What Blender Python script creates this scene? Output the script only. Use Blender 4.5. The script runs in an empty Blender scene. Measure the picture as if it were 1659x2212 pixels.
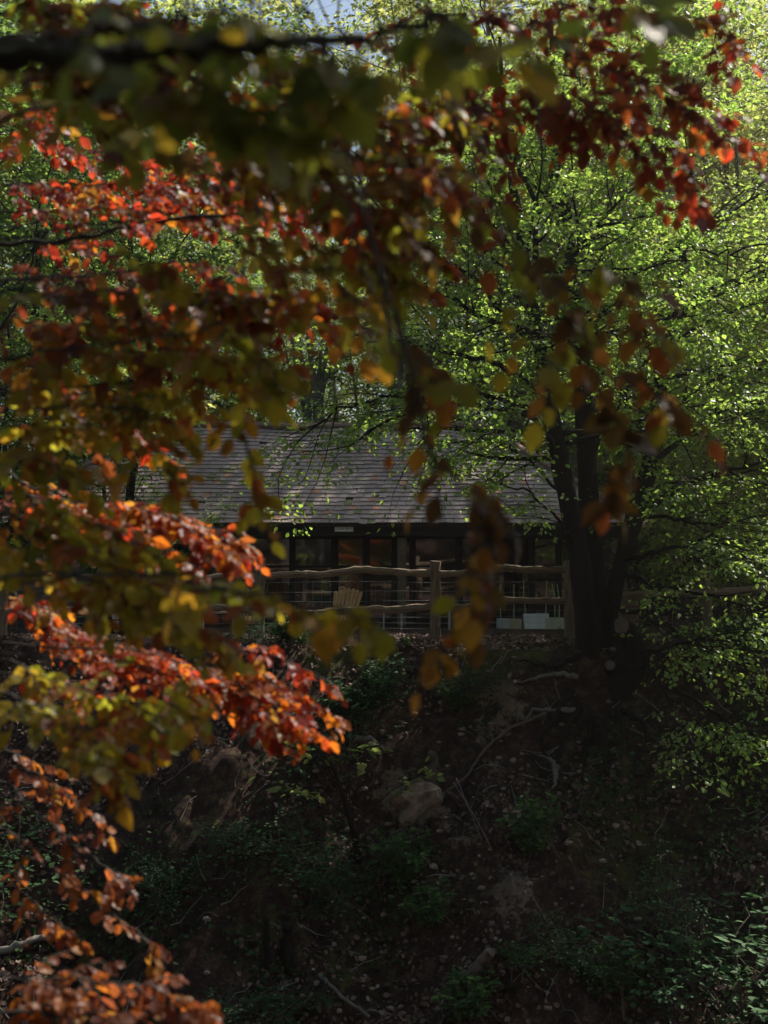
import bpy, bmesh, math, random
import numpy as np
from mathutils import Vector, Matrix, Quaternion

random.seed(11)
rng = np.random.default_rng(11)
scene = bpy.context.scene
COL = scene.collection

# ------------------------------------------------------------------ camera
F = 1200.0                      # focal length in pixels of the 768 x 1024 frame
PITCH = math.atan(40 / 1200)
EYE = Vector((0, 0, 1.6))
cam_d = bpy.data.cameras.new("camera")
cam = bpy.data.objects.new("camera", cam_d)
COL.objects.link(cam)
cam.location = EYE
cam.rotation_euler = (math.pi / 2 + PITCH, 0, 0)
cam_d.sensor_width = 36
cam_d.lens = F / 1024 * 36
cam_d.clip_start = 0.05
cam_d.clip_end = 2000
cam_d.dof.use_dof = True
cam_d.dof.focus_distance = 21.5
cam_d.dof.aperture_fstop = 2.0
cam_d.dof.aperture_blades = 9
scene.camera = cam

# ------------------------------------------------------------------ light
SUN = Vector((0.50, 0.42, 0.76)).normalized()
EL = math.asin(SUN.z)
AZ = math.atan2(SUN.x, SUN.y)
world = bpy.data.worlds.new("World")
scene.world = world
world.use_nodes = True
wn = world.node_tree
wn.nodes.clear()
sky = wn.nodes.new("ShaderNodeTexSky")
sky.sky_type = 'NISHITA'
sky.sun_disc = False
sky.sun_elevation = EL
sky.sun_rotation = AZ
sky.air_density = 1.3
sky.dust_density = 2.0
bg = wn.nodes.new("ShaderNodeBackground")
bg.inputs['Strength'].default_value = 0.058
wo = wn.nodes.new("ShaderNodeOutputWorld")
wn.links.new(sky.outputs[0], bg.inputs[0])
wn.links.new(bg.outputs[0], wo.inputs[0])

sun_d = bpy.data.lights.new("sun", 'SUN')
sun_d.energy = 5.0
sun_d.angle = math.radians(0.55)
sun_d.color = (1.0, 0.93, 0.82)
sun_o = bpy.data.objects.new("sun", sun_d)
COL.objects.link(sun_o)
sun_o.rotation_euler = SUN.to_track_quat('Z', 'Y').to_euler()
sun_o.location = SUN * 60

scene.view_settings.view_transform = 'Standard'
scene.view_settings.look = 'None'
scene.view_settings.exposure = 1.17
scene.view_settings.gamma = 1.0
scene.view_settings.use_curve_mapping = False
scene.render.engine = 'CYCLES'
scene.cycles.use_denoising = True
scene.cycles.max_bounces = 7
scene.cycles.diffuse_bounces = 4
scene.cycles.glossy_bounces = 3
scene.cycles.transmission_bounces = 5
scene.cycles.sample_clamp_indirect = 6

# ------------------------------------------------------------------ helpers
CP, SP = math.cos(PITCH), math.sin(PITCH)


def at(dx, dy, Y):
    """point at distance Y (along y) seen at photo position dx, dy (1659 x 2212 frame)"""
    a = (dx * 0.46294 - 384) / F
    b = (512 - dy * 0.46294) / F
    d = Vector((a, CP - b * SP, SP + b * CP))
    d *= Y / d.y
    return EYE + d


def project(P):
    """numpy (N,3) -> u, v, depth in the 768 x 1024 frame"""
    Q = P - np.array(EYE)
    dep = Q[:, 1] * CP + Q[:, 2] * SP
    up = -Q[:, 1] * SP + Q[:, 2] * CP
    dep = np.where(dep < 0.05, 0.05, dep)
    return 384 + F * Q[:, 0] / dep, 512 - F * up / dep, dep


def hash2(ix, iy, seed):
    h = (ix.astype(np.int64) * 374761393 + iy.astype(np.int64) * 668265263 + seed * 982451653) & 0x7fffffff
    h = ((h ^ (h >> 13)) * 1274126177) & 0x7fffffff
    h = (h ^ (h >> 16)) & 0xffff
    return h / 65535.0


def vnoise(x, y, seed=0):
    x = np.asarray(x, float); y = np.asarray(y, float)
    ix, iy = np.floor(x), np.floor(y)
    fx, fy = x - ix, y - iy
    fx = fx * fx * (3 - 2 * fx); fy = fy * fy * (3 - 2 * fy)
    a = hash2(ix, iy, seed); b = hash2(ix + 1, iy, seed)
    c = hash2(ix, iy + 1, seed); d = hash2(ix + 1, iy + 1, seed)
    return (a * (1 - fx) + b * fx) * (1 - fy) + (c * (1 - fx) + d * fx) * fy - 0.5


def fbm(x, y, seed=0, octv=4):
    s = 0; a = 1.0; f = 1.0
    for k in range(octv):
        s = s + a * vnoise(np.asarray(x) * f, np.asarray(y) * f, seed + k * 17)
        a *= 0.5; f *= 2.03
    return s


def sstep(a, b, x):
    t = np.clip((np.asarray(x, float) - a) / (b - a), 0, 1)
    return t * t * (3 - 2 * t)


class MB:
    """collects geometry for one mesh object"""
    def __init__(self):
        self.v = []; self.q = []; self.t = []; self.c = []; self.n = 0

    def add(self, v, q=None, t=None, tint=None):
        v = np.asarray(v, float).reshape(-1, 3)
        if q is not None and len(q):
            self.q.append(np.asarray(q, int).reshape(-1, 4) + self.n)
        if t is not None and len(t):
            self.t.append(np.asarray(t, int).reshape(-1, 3) + self.n)
        if tint is None:
            tint = np.ones((len(v), 3)) * 0.5
        else:
            tint = np.asarray(tint, float)
            if tint.ndim == 1:
                tint = np.tile(tint, (len(v), 1))
        self.c.append(tint)
        self.v.append(v); self.n += len(v)

    def tube(self, pts, radii, sides=6, cap=True, lump=0.0, squash=None, tint=None):
        P = np.array([tuple(p) for p in pts], float)
        n = len(P)
        R = np.broadcast_to(np.asarray(radii, float), (n,)) if np.ndim(radii) else np.full(n, float(radii))
        T = np.gradient(P, axis=0)
        T /= np.linalg.norm(T, axis=1, keepdims=True) + 1e-12
        ref = np.array([0, 0, 1.0]) if abs(T[0, 2]) < 0.8 else np.array([1.0, 0, 0])
        N = np.empty_like(P)
        u = np.cross(T[0], ref); u /= np.linalg.norm(u)
        for i in range(n):
            u = u - T[i] * np.dot(u, T[i]); u /= np.linalg.norm(u) + 1e-12
            N[i] = u
        B = np.cross(T, N)
        ang = np.linspace(0, 2 * math.pi, sides, endpoint=False)
        rr = R[:, None] * np.ones((n, sides))
        if lump:
            rr = rr * (1 + lump * (rng.random((n, sides)) - 0.5) * 2)
        ca, sa = np.cos(ang), np.sin(ang)
        if squash is None:
            V = P[:, None, :] + rr[..., None] * (N[:, None, :] * ca[None, :, None] + B[:, None, :] * sa[None, :, None])
        else:
            V = P[:, None, :] + rr[..., None] * (N[:, None, :] * ca[None, :, None] * squash[0] + B[:, None, :] * sa[None, :, None] * squash[1])
        i = np.arange(n - 1)[:, None] * sides
        j = np.arange(sides)[None, :]
        j2 = (j + 1) % sides
        q = np.stack([i + j, i + j2, i + sides + j2, i + sides + j], -1).reshape(-1, 4)
        V = V.reshape(-1, 3)
        t = None
        if cap:
            V = np.vstack([V, P[0], P[-1]])
            a, b = n * sides, n * sides + 1
            jj = np.arange(sides); jn = (jj + 1) % sides
            t = np.vstack([np.stack([np.full(sides, a), jn, jj], -1),
                           np.stack([np.full(sides, b), (n - 1) * sides + jj, (n - 1) * sides + jn], -1)])
        self.add(V, q, t, tint)

    def box(self, c, size, rot=None, bev=0.0, jit=0.0, tint=None):
        h = np.array(size, float) / 2
        if bev <= 0:
            s = np.array([[x, y, z] for z in (-1, 1) for y in (-1, 1) for x in (-1, 1)], float) * h
            q = [[0, 2, 3, 1], [4, 5, 7, 6], [0, 1, 5, 4], [2, 6, 7, 3], [0, 4, 6, 2], [1, 3, 7, 5]]
            t = None
        else:
            L = []
            for x in (-1, 1):
                for y in (-1, 1):
                    for z in (-1, 1):
                        for k in range(3):
                            p = np.array([x, y, z], float) * (h - bev)
                            p[k] = (x, y, z)[k] * h[k]
                            L.append(p)
            s = np.array(L)
            bm = bmesh.new()
            for p in s:
                bm.verts.new(p)
            r = bmesh.ops.convex_hull(bm, input=bm.verts)
            bm.verts.index_update()
            s = np.array([v.co[:] for v in bm.verts])
            t = [[v.index for v in f.verts] for f in bm.faces if len(f.verts) == 3]
            q = [[v.index for v in f.verts] for f in bm.faces if len(f.verts) == 4]
            bm.free()
        if jit:
            s = s + (rng.random(s.shape) - 0.5) * jit
        if rot is not None:
            s = s @ np.array(rot.to_3x3() if hasattr(rot, 'to_3x3') else rot).T
        self.add(s + np.array(tuple(c)), q, t, tint)

    def prism(self, poly, axis_vec):
        """closed polygon (list of 3D points) swept along axis_vec"""
        P = np.array([tuple(p) for p in poly], float); n = len(P)
        V = np.vstack([P, P + np.array(tuple(axis_vec))])
        q = [[i, (i + 1) % n, n + (i + 1) % n, n + i] for i in range(n)]
        t = [[0, i + 1, i] for i in range(1, n - 1)] + [[n, n + i, n + i + 1] for i in range(1, n - 1)]
        self.add(V, q, t)

    def mesh(self, name, origin=(0, 0, 0), smooth=False):
        V = np.vstack(self.v) - np.array(tuple(origin))
        Q = np.vstack(self.q) if self.q else np.zeros((0, 4), int)
        T = np.vstack(self.t) if self.t else np.zeros((0, 3), int)
        me = bpy.data.meshes.new(name)
        me.vertices.add(len(V)); me.vertices.foreach_set('co', V.astype(np.float32).ravel())
        loops = np.concatenate([Q.ravel(), T.ravel()])
        me.loops.add(len(loops)); me.loops.foreach_set('vertex_index', loops.astype(np.int32))
        st = np.concatenate([np.arange(len(Q)) * 4, len(Q) * 4 + np.arange(len(T)) * 3])
        me.polygons.add(len(st)); me.polygons.foreach_set('loop_start', st.astype(np.int32))
        me.polygons.foreach_set('use_smooth', np.full(len(st), smooth, dtype=bool))
        me.update(calc_edges=True)
        me.validate()
        C = np.vstack(self.c)
        at_ = me.attributes.new('tint', 'FLOAT_COLOR', 'POINT')
        at_.data.foreach_set('color', np.hstack([C, np.ones((len(C), 1))]).astype(np.float32).ravel())
        return me

    def build(self, name, mat, parent=None, smooth=False, origin=None):
        if origin is None:
            origin = root_loc(parent) if parent is not None else (0, 0, 0)
        me = self.mesh(name, origin, smooth)
        me.materials.append(mat)
        return link(name, me, parent)


def link(name, me, parent=None):
    o = bpy.data.objects.new(name, me)
    COL.objects.link(o)
    if parent is not None:
        o.parent = parent
    return o


def root_loc(o):
    p = Vector((0, 0, 0))
    while o is not None:
        p = p + o.location
        o = o.parent
    return p


def tag(o, label=None, cat=None, group=None, kind=None):
    if label: o['label'] = label
    if cat: o['category'] = cat
    if group: o['group'] = group
    if kind: o['kind'] = kind
    return o


def thing(name, label, cat, loc=(0, 0, 0), group=None):
    o = bpy.data.objects.new(name, None)
    o.empty_display_size = 0.2
    COL.objects.link(o)
    o.location = loc
    return tag(o, label, cat, group)


def copy_tree(o, parent=None):
    c = o.copy()
    COL.objects.link(c)
    if parent is not None:
        c.parent = parent
    for ch in list(o.children):
        copy_tree(ch, c)
    return c




def unit(a):
    a = np.asarray(a, float)
    return a / (np.linalg.norm(a, axis=-1, keepdims=True) + 1e-12)


def frames(axis, normal):
    """rotation matrices with +X = axis, +Z close to normal"""
    x = unit(axis)
    z = normal - x * np.sum(normal * x, -1, keepdims=True)
    z = unit(z)
    y = np.cross(z, x)
    return np.stack([x, y, z], -1)


def scatter(mb, tmpl, R, S, P, tint):
    """many copies of a template (verts, tris) into mb"""
    tv, tt = tmpl
    n, k = len(P), len(tv)
    V = np.einsum('nij,kj->nki', R, tv) * np.asarray(S).reshape(-1, 1, 1) + P[:, None, :]
    T = tt[None] + (np.arange(n) * k)[:, None, None]
    c = np.repeat(tint, k, axis=0)
    mb.add(V.reshape(-1, 3), None, T.reshape(-1, 3), c)


def catmull(pts, per=6):
    P = [np.array(tuple(p), float) for p in pts]
    P = [2 * P[0] - P[1]] + P + [2 * P[-1] - P[-2]]
    out = []
    for i in range(1, len(P) - 2):
        for s in np.linspace(0, 1, per, endpoint=False):
            a, b, c, d = P[i - 1], P[i], P[i + 1], P[i + 2]
            out.append(0.5 * (2 * b + (c - a) * s + (2 * a - 5 * b + 4 * c - d) * s * s + (3 * b - a - 3 * c + d) * s ** 3))
    out.append(P[-2])
    return np.array(out)


# ------------------------------------------------------------------ materials
def new_mat(name):
    m = bpy.data.materials.new(name)
    m.use_nodes = True
    nt = m.node_tree
    nt.nodes.clear()
    out = nt.nodes.new("ShaderNodeOutputMaterial")
    return m, nt, out


def node(nt, typ, **kw):
    n = nt.nodes.new(typ)
    for k, v in kw.items():
        if k.startswith('i_'):
            key = k[2:]
            n.inputs[int(key) if key.isdigit() else key.replace('_', ' ')].default_value = v
        else:
            setattr(n, k, v)
    return n


def ramp(nt, stops):
    r = nt.nodes.new("ShaderNodeValToRGB")
    e = r.color_ramp.elements
    while len(e) < len(stops):
        e.new(0.5)
    for i, (p, c) in enumerate(stops):
        e[i].position = p
        e[i].color = (*c, 1) if len(c) == 3 else c
    return r


def mixc(nt, fac, a, b, mode='MIX'):
    m = nt.nodes.new("ShaderNodeMix")
    m.data_type = 'RGBA'; m.blend_type = mode
    for sock, val in ((0, fac), (6, a), (7, b)):
        if hasattr(val, 'links') or hasattr(val, 'is_linked'):
            nt.links.new(val, m.inputs[sock])
        elif sock == 0:
            m.inputs[0].default_value = val
        else:
            m.inputs[sock].default_value = (*val, 1)
    return m.outputs[2]


def noise_tex(nt, scale, detail=4, rough=0.6, coord=None, stretch=None):
    tc = nt.nodes.new("ShaderNodeTexCoord")
    src = tc.outputs[coord or 'Object']
    if stretch:
        mp = nt.nodes.new("ShaderNodeMapping")
        mp.inputs['Scale'].default_value = stretch
        nt.links.new(src, mp.inputs[0]); src = mp.outputs[0]
    n = nt.nodes.new("ShaderNodeTexNoise")
    n.inputs['Scale'].default_value = scale
    n.inputs['Detail'].default_value = detail
    n.inputs['Roughness'].default_value = rough
    nt.links.new(src, n.inputs['Vector'])
    return n.outputs[0]


def surf_mat(name, c1, c2, scale=8, rough=0.8, bump=0.3, stretch=None, tint=None, spec=0.3, c3=None, bscale=None, vary=0.0):
    """noise mottled surface; tint = 'object' multiplies with object colour, 'attr' with the tint attribute"""
    m, nt, out = new_mat(name)
    f = noise_tex(nt, scale, 5, 0.65, stretch=stretch)
    stops = [(0.3, c1), (0.7, c2)] if c3 is None else [(0.28, c1), (0.55, c2), (0.75, c3)]
    r = ramp(nt, stops)
    nt.links.new(f, r.inputs[0])
    col = r.outputs[0]
    if tint:
        if tint == 'object':
            s = nt.nodes.new("ShaderNodeObjectInfo").outputs['Color']
        else:
            s = node(nt, "ShaderNodeAttribute", attribute_name='tint').outputs['Color']
        col = mixc(nt, 1.0, col, s, 'MULTIPLY')
    p = node(nt, "ShaderNodeBsdfPrincipled")
    p.inputs['Roughness'].default_value = rough
    p.inputs['Specular IOR Level'].default_value = spec
    nt.links.new(col, p.inputs['Base Color'])
    if bump:
        f2 = noise_tex(nt, bscale or scale * 2.5, 6, 0.7, stretch=stretch)
        b = node(nt, "ShaderNodeBump", i_Strength=bump, i_Distance=0.02)
        nt.links.new(f2, b.inputs['Height'])
        nt.links.new(b.outputs[0], p.inputs['Normal'])
    nt.links.new(p.outputs[0], out.inputs[0])
    return m


def leaf_mat(name, src, refl_mul=0.5, refl_add=(0.012, 0.012, 0.012), refl_fac=0.25, trans=0.5, rough=0.4, spec=0.5, tmul=(1, 1, 1)):
    m, nt, out = new_mat(name)
    if src == 'object':
        c = nt.nodes.new("ShaderNodeObjectInfo").outputs['Color']
    else:
        c = node(nt, "ShaderNodeAttribute", attribute_name='tint').outputs['Color']
    mot = noise_tex(nt, 40, 3, 0.6)
    mr = ramp(nt, [(0.3, (0.72, 0.72, 0.72)), (0.7, (1.05, 1.05, 1.05))])
    nt.links.new(mot, mr.inputs[0])
    c = mixc(nt, 1.0, c, mr.outputs[0], 'MULTIPLY')
    a = mixc(nt, 1.0, c, (refl_mul,) * 3, 'MULTIPLY')
    a = mixc(nt, refl_fac, a, refl_add)
    p = node(nt, "ShaderNodeBsdfPrincipled")
    p.inputs['Roughness'].default_value = rough
    p.inputs['Specular IOR Level'].default_value = spec
    nt.links.new(a, p.inputs['Base Color'])
    t = node(nt, "ShaderNodeBsdfTranslucent")
    tc = mixc(nt, 1.0, c, tmul, 'MULTIPLY')
    nt.links.new(tc, t.inputs['Color'])
    mx = node(nt, "ShaderNodeMixShader")
    mx.inputs[0].default_value = trans
    nt.links.new(p.outputs[0], mx.inputs[1]); nt.links.new(t.outputs[0], mx.inputs[2])
    nt.links.new(mx.outputs[0], out.inputs[0])
    return m


M = {}
M['beech_leaf'] = leaf_mat('beech_leaf', 'object', 0.42, (0.05, 0.025, 0.045), 0.15, 0.6, 0.46, 0.4)
M['beech_foliage'] = leaf_mat('beech_foliage', 'attr', 0.42, (0.05, 0.025, 0.045), 0.15, 0.6, 0.46, 0.4)
M['green_foliage'] = leaf_mat('green_foliage', 'attr', 0.7, (0.05, 0.06, 0.03), 0.15, 0.58, 0.42, 0.42, (1.85, 1.65, 1.6))
M['green_leaf'] = leaf_mat('green_leaf', 'object', 0.7, (0.05, 0.06, 0.03), 0.15, 0.58, 0.42, 0.42, (1.85, 1.65, 1.6))
M['shrub_foliage'] = leaf_mat('shrub_foliage', 'attr', 0.8, (0.02, 0.03, 0.02), 0.1, 0.3, 0.6, 0.18)
M['litter'] = leaf_mat('litter', 'attr', 1.0, (0.1, 0.07, 0.06), 0.1, 0.12, 0.75, 0.2)
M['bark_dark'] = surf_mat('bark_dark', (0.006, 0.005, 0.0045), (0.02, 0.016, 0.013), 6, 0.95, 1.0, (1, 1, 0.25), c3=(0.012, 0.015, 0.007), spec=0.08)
M['bark_beech'] = surf_mat('bark_beech', (0.014, 0.011, 0.01), (0.04, 0.034, 0.03), 9, 0.8, 0.4, (1, 1, 0.6))
M['bark_grey'] = surf_mat('bark_grey', (0.09, 0.08, 0.07), (0.2, 0.18, 0.16), 5, 0.9, 0.6, (1, 1, 0.2), c3=(0.13, 0.14, 0.1))
M['bark_brown'] = surf_mat('bark_brown', (0.05, 0.036, 0.026), (0.13, 0.1, 0.075), 5, 0.9, 0.7, (1, 1, 0.2))
M['bark_birch'] = surf_mat('bark_birch', (0.05, 0.045, 0.04), (0.62, 0.6, 0.58), 3, 0.7, 0.3, (0.6, 0.6, 3.0), c3=(0.7, 0.68, 0.66))
M['sawn_wood'] = surf_mat('sawn_wood', (0.05, 0.034, 0.027), (0.12, 0.085, 0.065), 14, 0.85, 0.3)
M['oak_rail'] = surf_mat('oak_rail', (0.06, 0.042, 0.026), (0.2, 0.145, 0.09), 7, 0.85, 0.9, (0.5, 4, 4), c3=(0.12, 0.1, 0.055))
M['oak_post'] = surf_mat('oak_post', (0.05, 0.036, 0.022), (0.17, 0.122, 0.08), 7, 0.85, 0.9, (4, 4, 0.45), c3=(0.17, 0.125, 0.075))
M['chair_wood'] = surf_mat('chair_wood', (0.27, 0.15, 0.055), (0.4, 0.24, 0.1), 6, 0.7, 0.3, (6, 6, 0.7))
M['pale_wood'] = surf_mat('pale_wood', (0.36, 0.26, 0.17), (0.5, 0.38, 0.26), 6, 0.75, 0.3, (0.8, 6, 6))
M['dark_timber'] = surf_mat('dark_timber', (0.01, 0.008, 0.008), (0.026, 0.021, 0.02), 6, 0.8, 0.3, (0.5, 5, 5))
M['white_paint'] = surf_mat('white_paint', (0.6, 0.58, 0.56), (0.78, 0.76, 0.74), 5, 0.7, 0.15)
M['grey_paint'] = surf_mat('grey_paint', (0.32, 0.31, 0.31), (0.45, 0.44, 0.44), 5, 0.6, 0.1)
M['cream_paint'] = surf_mat('cream_paint', (0.42, 0.38, 0.28), (0.55, 0.5, 0.38), 5, 0.7, 0.15)
M['cane'] = surf_mat('cane', (0.25, 0.28, 0.12), (0.42, 0.42, 0.22), 9, 0.6, 0.1)
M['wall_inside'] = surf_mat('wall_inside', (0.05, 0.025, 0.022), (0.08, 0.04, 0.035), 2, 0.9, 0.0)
M['tile'] = surf_mat('tile', (0.2, 0.158, 0.145), (0.31, 0.25, 0.232), 22, 0.85, 0.3, tint='object', c3=(0.36, 0.33, 0.31))
M['tile_mass'] = surf_mat('tile_mass', (0.2, 0.158, 0.145), (0.31, 0.25, 0.232), 22, 0.85, 0.3, tint='attr', c3=(0.36, 0.33, 0.31))
M['ridge_tile'] = surf_mat('ridge_tile', (0.16, 0.1, 0.09), (0.3, 0.2, 0.18), 6, 0.85, 0.4, tint='object')
M['batten'] = surf_mat('batten', (0.03, 0.022, 0.02), (0.06, 0.045, 0.04), 6, 0.9, 0.2)
M['brick'] = surf_mat('brick', (0.2, 0.085, 0.06), (0.32, 0.15, 0.1), 9, 0.9, 0.4, tint='object')
M['mortar'] = surf_mat('mortar', (0.25, 0.22, 0.19), (0.33, 0.3, 0.27), 12, 0.95, 0.3)
M['stone'] = surf_mat('stone', (0.12, 0.085, 0.06), (0.34, 0.26, 0.2), 5, 0.95, 1.0)
M['root'] = surf_mat('root', (0.06, 0.05, 0.044), (0.17, 0.15, 0.13), 8, 0.9, 0.5)
M['wire'] = surf_mat('wire', (0.14, 0.14, 0.14), (0.24, 0.24, 0.24), 8, 0.4, 0.0)
M['ink'] = surf_mat('ink', (0.03, 0.03, 0.03), (0.04, 0.04, 0.04), 8, 0.6, 0.0)
M['sign_frame'] = surf_mat('sign_frame', (0.2, 0.12, 0.07), (0.3, 0.19, 0.11), 8, 0.6, 0.2)


def glass_mat():
    m, nt, out = new_mat('glass')
    tr = node(nt, "ShaderNodeBsdfTransparent"); tr.inputs[0].default_value = (0.55, 0.55, 0.57, 1)
    gl = node(nt, "ShaderNodeBsdfGlossy"); gl.inputs['Roughness'].default_value = 0.03
    gl.inputs[0].default_value = (0.9, 0.9, 0.95, 1)
    lw = node(nt, "ShaderNodeFresnel"); lw.inputs[0].default_value = 1.5
    mul = node(nt, "ShaderNodeMath", operation='MULTIPLY_ADD'); mul.inputs[1].default_value = 1.6; mul.inputs[2].default_value = 0.1
    nt.links.new(lw.outputs[0], mul.inputs[0])
    b = node(nt, "ShaderNodeBump", i_Strength=0.012, i_Distance=0.01)
    nz = noise_tex(nt, 1.6, 2, 0.5)
    nt.links.new(nz, b.inputs['Height']); nt.links.new(b.outputs[0], gl.inputs['Normal'])
    mx = node(nt, "ShaderNodeMixShader")
    nt.links.new(mul.outputs[0], mx.inputs[0]); nt.links.new(tr.outputs[0], mx.inputs[1]); nt.links.new(gl.outputs[0], mx.inputs[2])
    nt.links.new(mx.outputs[0], out.inputs[0])
    return m


M['glass'] = glass_mat()


def ground_mat():
    m, nt, out = new_mat('woodland_soil')
    a = node(nt, "ShaderNodeAttribute", attribute_name='tint')        # r = sand, g = moss
    sep = nt.nodes.new("ShaderNodeSeparateColor")
    nt.links.new(a.outputs['Color'], sep.inputs[0])
    n1 = noise_tex(nt, 1.3, 8, 0.7)
    n2 = noise_tex(nt, 5, 12, 0.8)
    n3 = noise_tex(nt, 2.2, 6, 0.7)
    r = ramp(nt, [(0.32, (0.012, 0.007, 0.005)), (0.5, (0.05, 0.028, 0.02)), (0.66, (0.15, 0.095, 0.07))])
    nt.links.new(n2, r.inputs[0])
    sand = ramp(nt, [(0.3, (0.07, 0.045, 0.03)), (0.5, (0.17, 0.12, 0.085)), (0.72, (0.34, 0.25, 0.18))])
    nt.links.new(n2, sand.inputs[0])

    def mask(sock, n, k=2.8):
        ad = node(nt, "ShaderNodeMath", operation='MULTIPLY_ADD'); ad.inputs[1].default_value = k; ad.inputs[2].default_value = -0.5 * k
        nt.links.new(n, ad.inputs[0])
        s = node(nt, "ShaderNodeMath", operation='ADD'); nt.links.new(sock, s.inputs[0]); nt.links.new(ad.outputs[0], s.inputs[1])
        mr = node(nt, "ShaderNodeMapRange"); mr.inputs[1].default_value = 0.38; mr.inputs[2].default_value = 0.62
        nt.links.new(s.outputs[0], mr.inputs[0])
        return mr.outputs[0]
    col = mixc(nt, mask(sep.outputs[0], n2), r.outputs[0], sand.outputs[0])
    moss = ramp(nt, [(0.35, (0.03, 0.035, 0.012)), (0.7, (0.11, 0.1, 0.025))])
    nt.links.new(n2, moss.inputs[0])
    col = mixc(nt, mask(sep.outputs[1], n2), col, moss.outputs[0])
    p = node(nt, "ShaderNodeBsdfPrincipled", i_Roughness=0.95)
    p.inputs['Specular IOR Level'].default_value = 0.15
    nt.links.new(col, p.inputs['Base Color'])
    b = node(nt, "ShaderNodeBump", i_Strength=1.0, i_Distance=0.12)
    nt.links.new(n2, b.inputs['Height'])
    nt.links.new(b.outputs[0], p.inputs['Normal'])
    nt.links.new(p.outputs[0], out.inputs[0])
    return m


M['ground'] = ground_mat()


# ------------------------------------------------------------------ terrain
def H(x, y):
    x = np.asarray(x, float); y = np.asarray(y, float)
    lip = 19.25 + 0.35 * vnoise(x * 0.45, x * 0 + 3.1, 5) * 2 - 0.5 * sstep(3.4, 6.0, x) + 0.3 * sstep(-2, -5, x)
    # far plateau with the barn
    plate = 0.02 + 0.14 * np.exp(-((y - 20.2) / 0.9) ** 2) + 0.03 * fbm(x * 0.8, y * 0.8, 3)
    plate = plate + 2.1 * sstep(5.6, 9.5, x) * sstep(20.5, 27, y) + 2.6 * sstep(9, 20, x) * sstep(20, 34, y)
    plate = plate + 0.11 * np.clip(y - 33, 0, 60) + 0.02 * np.clip(y - 93, 0, None)
    # the bank under it
    depth = np.clip(lip - y, 0, None)
    bank = -1.05 * depth - 0.35 * (1 - np.exp(-depth * 2.2))
    bank = bank + np.where(depth > 0, sstep(0, 1.2, depth), 0) * (0.55 * fbm(x * 0.75, y * 0.75, 21, 4) + 0.35 * np.abs(fbm(x * 0.5 + 9, y * 0.25, 41, 3)) + 0.22 * fbm(x * 2.6, y * 2.6, 51, 4) + 0.16 * np.abs(fbm(x * 4.2, y * 3.0, 57, 3)))
    far = plate * sstep(1.2, 0.0, depth) + bank
    floor_ = -6.2 + 0.4 * fbm(x * 0.4, y * 0.4, 8)
    near = np.where(y < 2.4, 0.0, -0.72 * np.clip(y - 2.4, 0, None)) + 0.06 * fbm(x, y, 77) + 0.42 * np.clip(-y - 7, 0, 40)  # rise behind the camera added so the panes mirror dark slope
    low = np.maximum(near, floor_)
    return np.where(y > 10, np.maximum(far, floor_), low)


def hz(x, y):
    return float(H(np.array([x]), np.array([y]))[0])


def ground_hit(dx, dy, y0=11.5, y1=60):
    Y = np.arange(y0, y1, 0.03)
    p0 = at(dx, dy, 1.0) - EYE
    X = EYE.x + p0.x * Y; Z = EYE.z + p0.z * Y
    hit = np.nonzero(Z <= H(X, Y))[0]
    k = hit[0] if len(hit) else len(Y) - 1
    return Vector((X[k], Y[k], float(H(X[k:k + 1], Y[k:k + 1])[0])))


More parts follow.
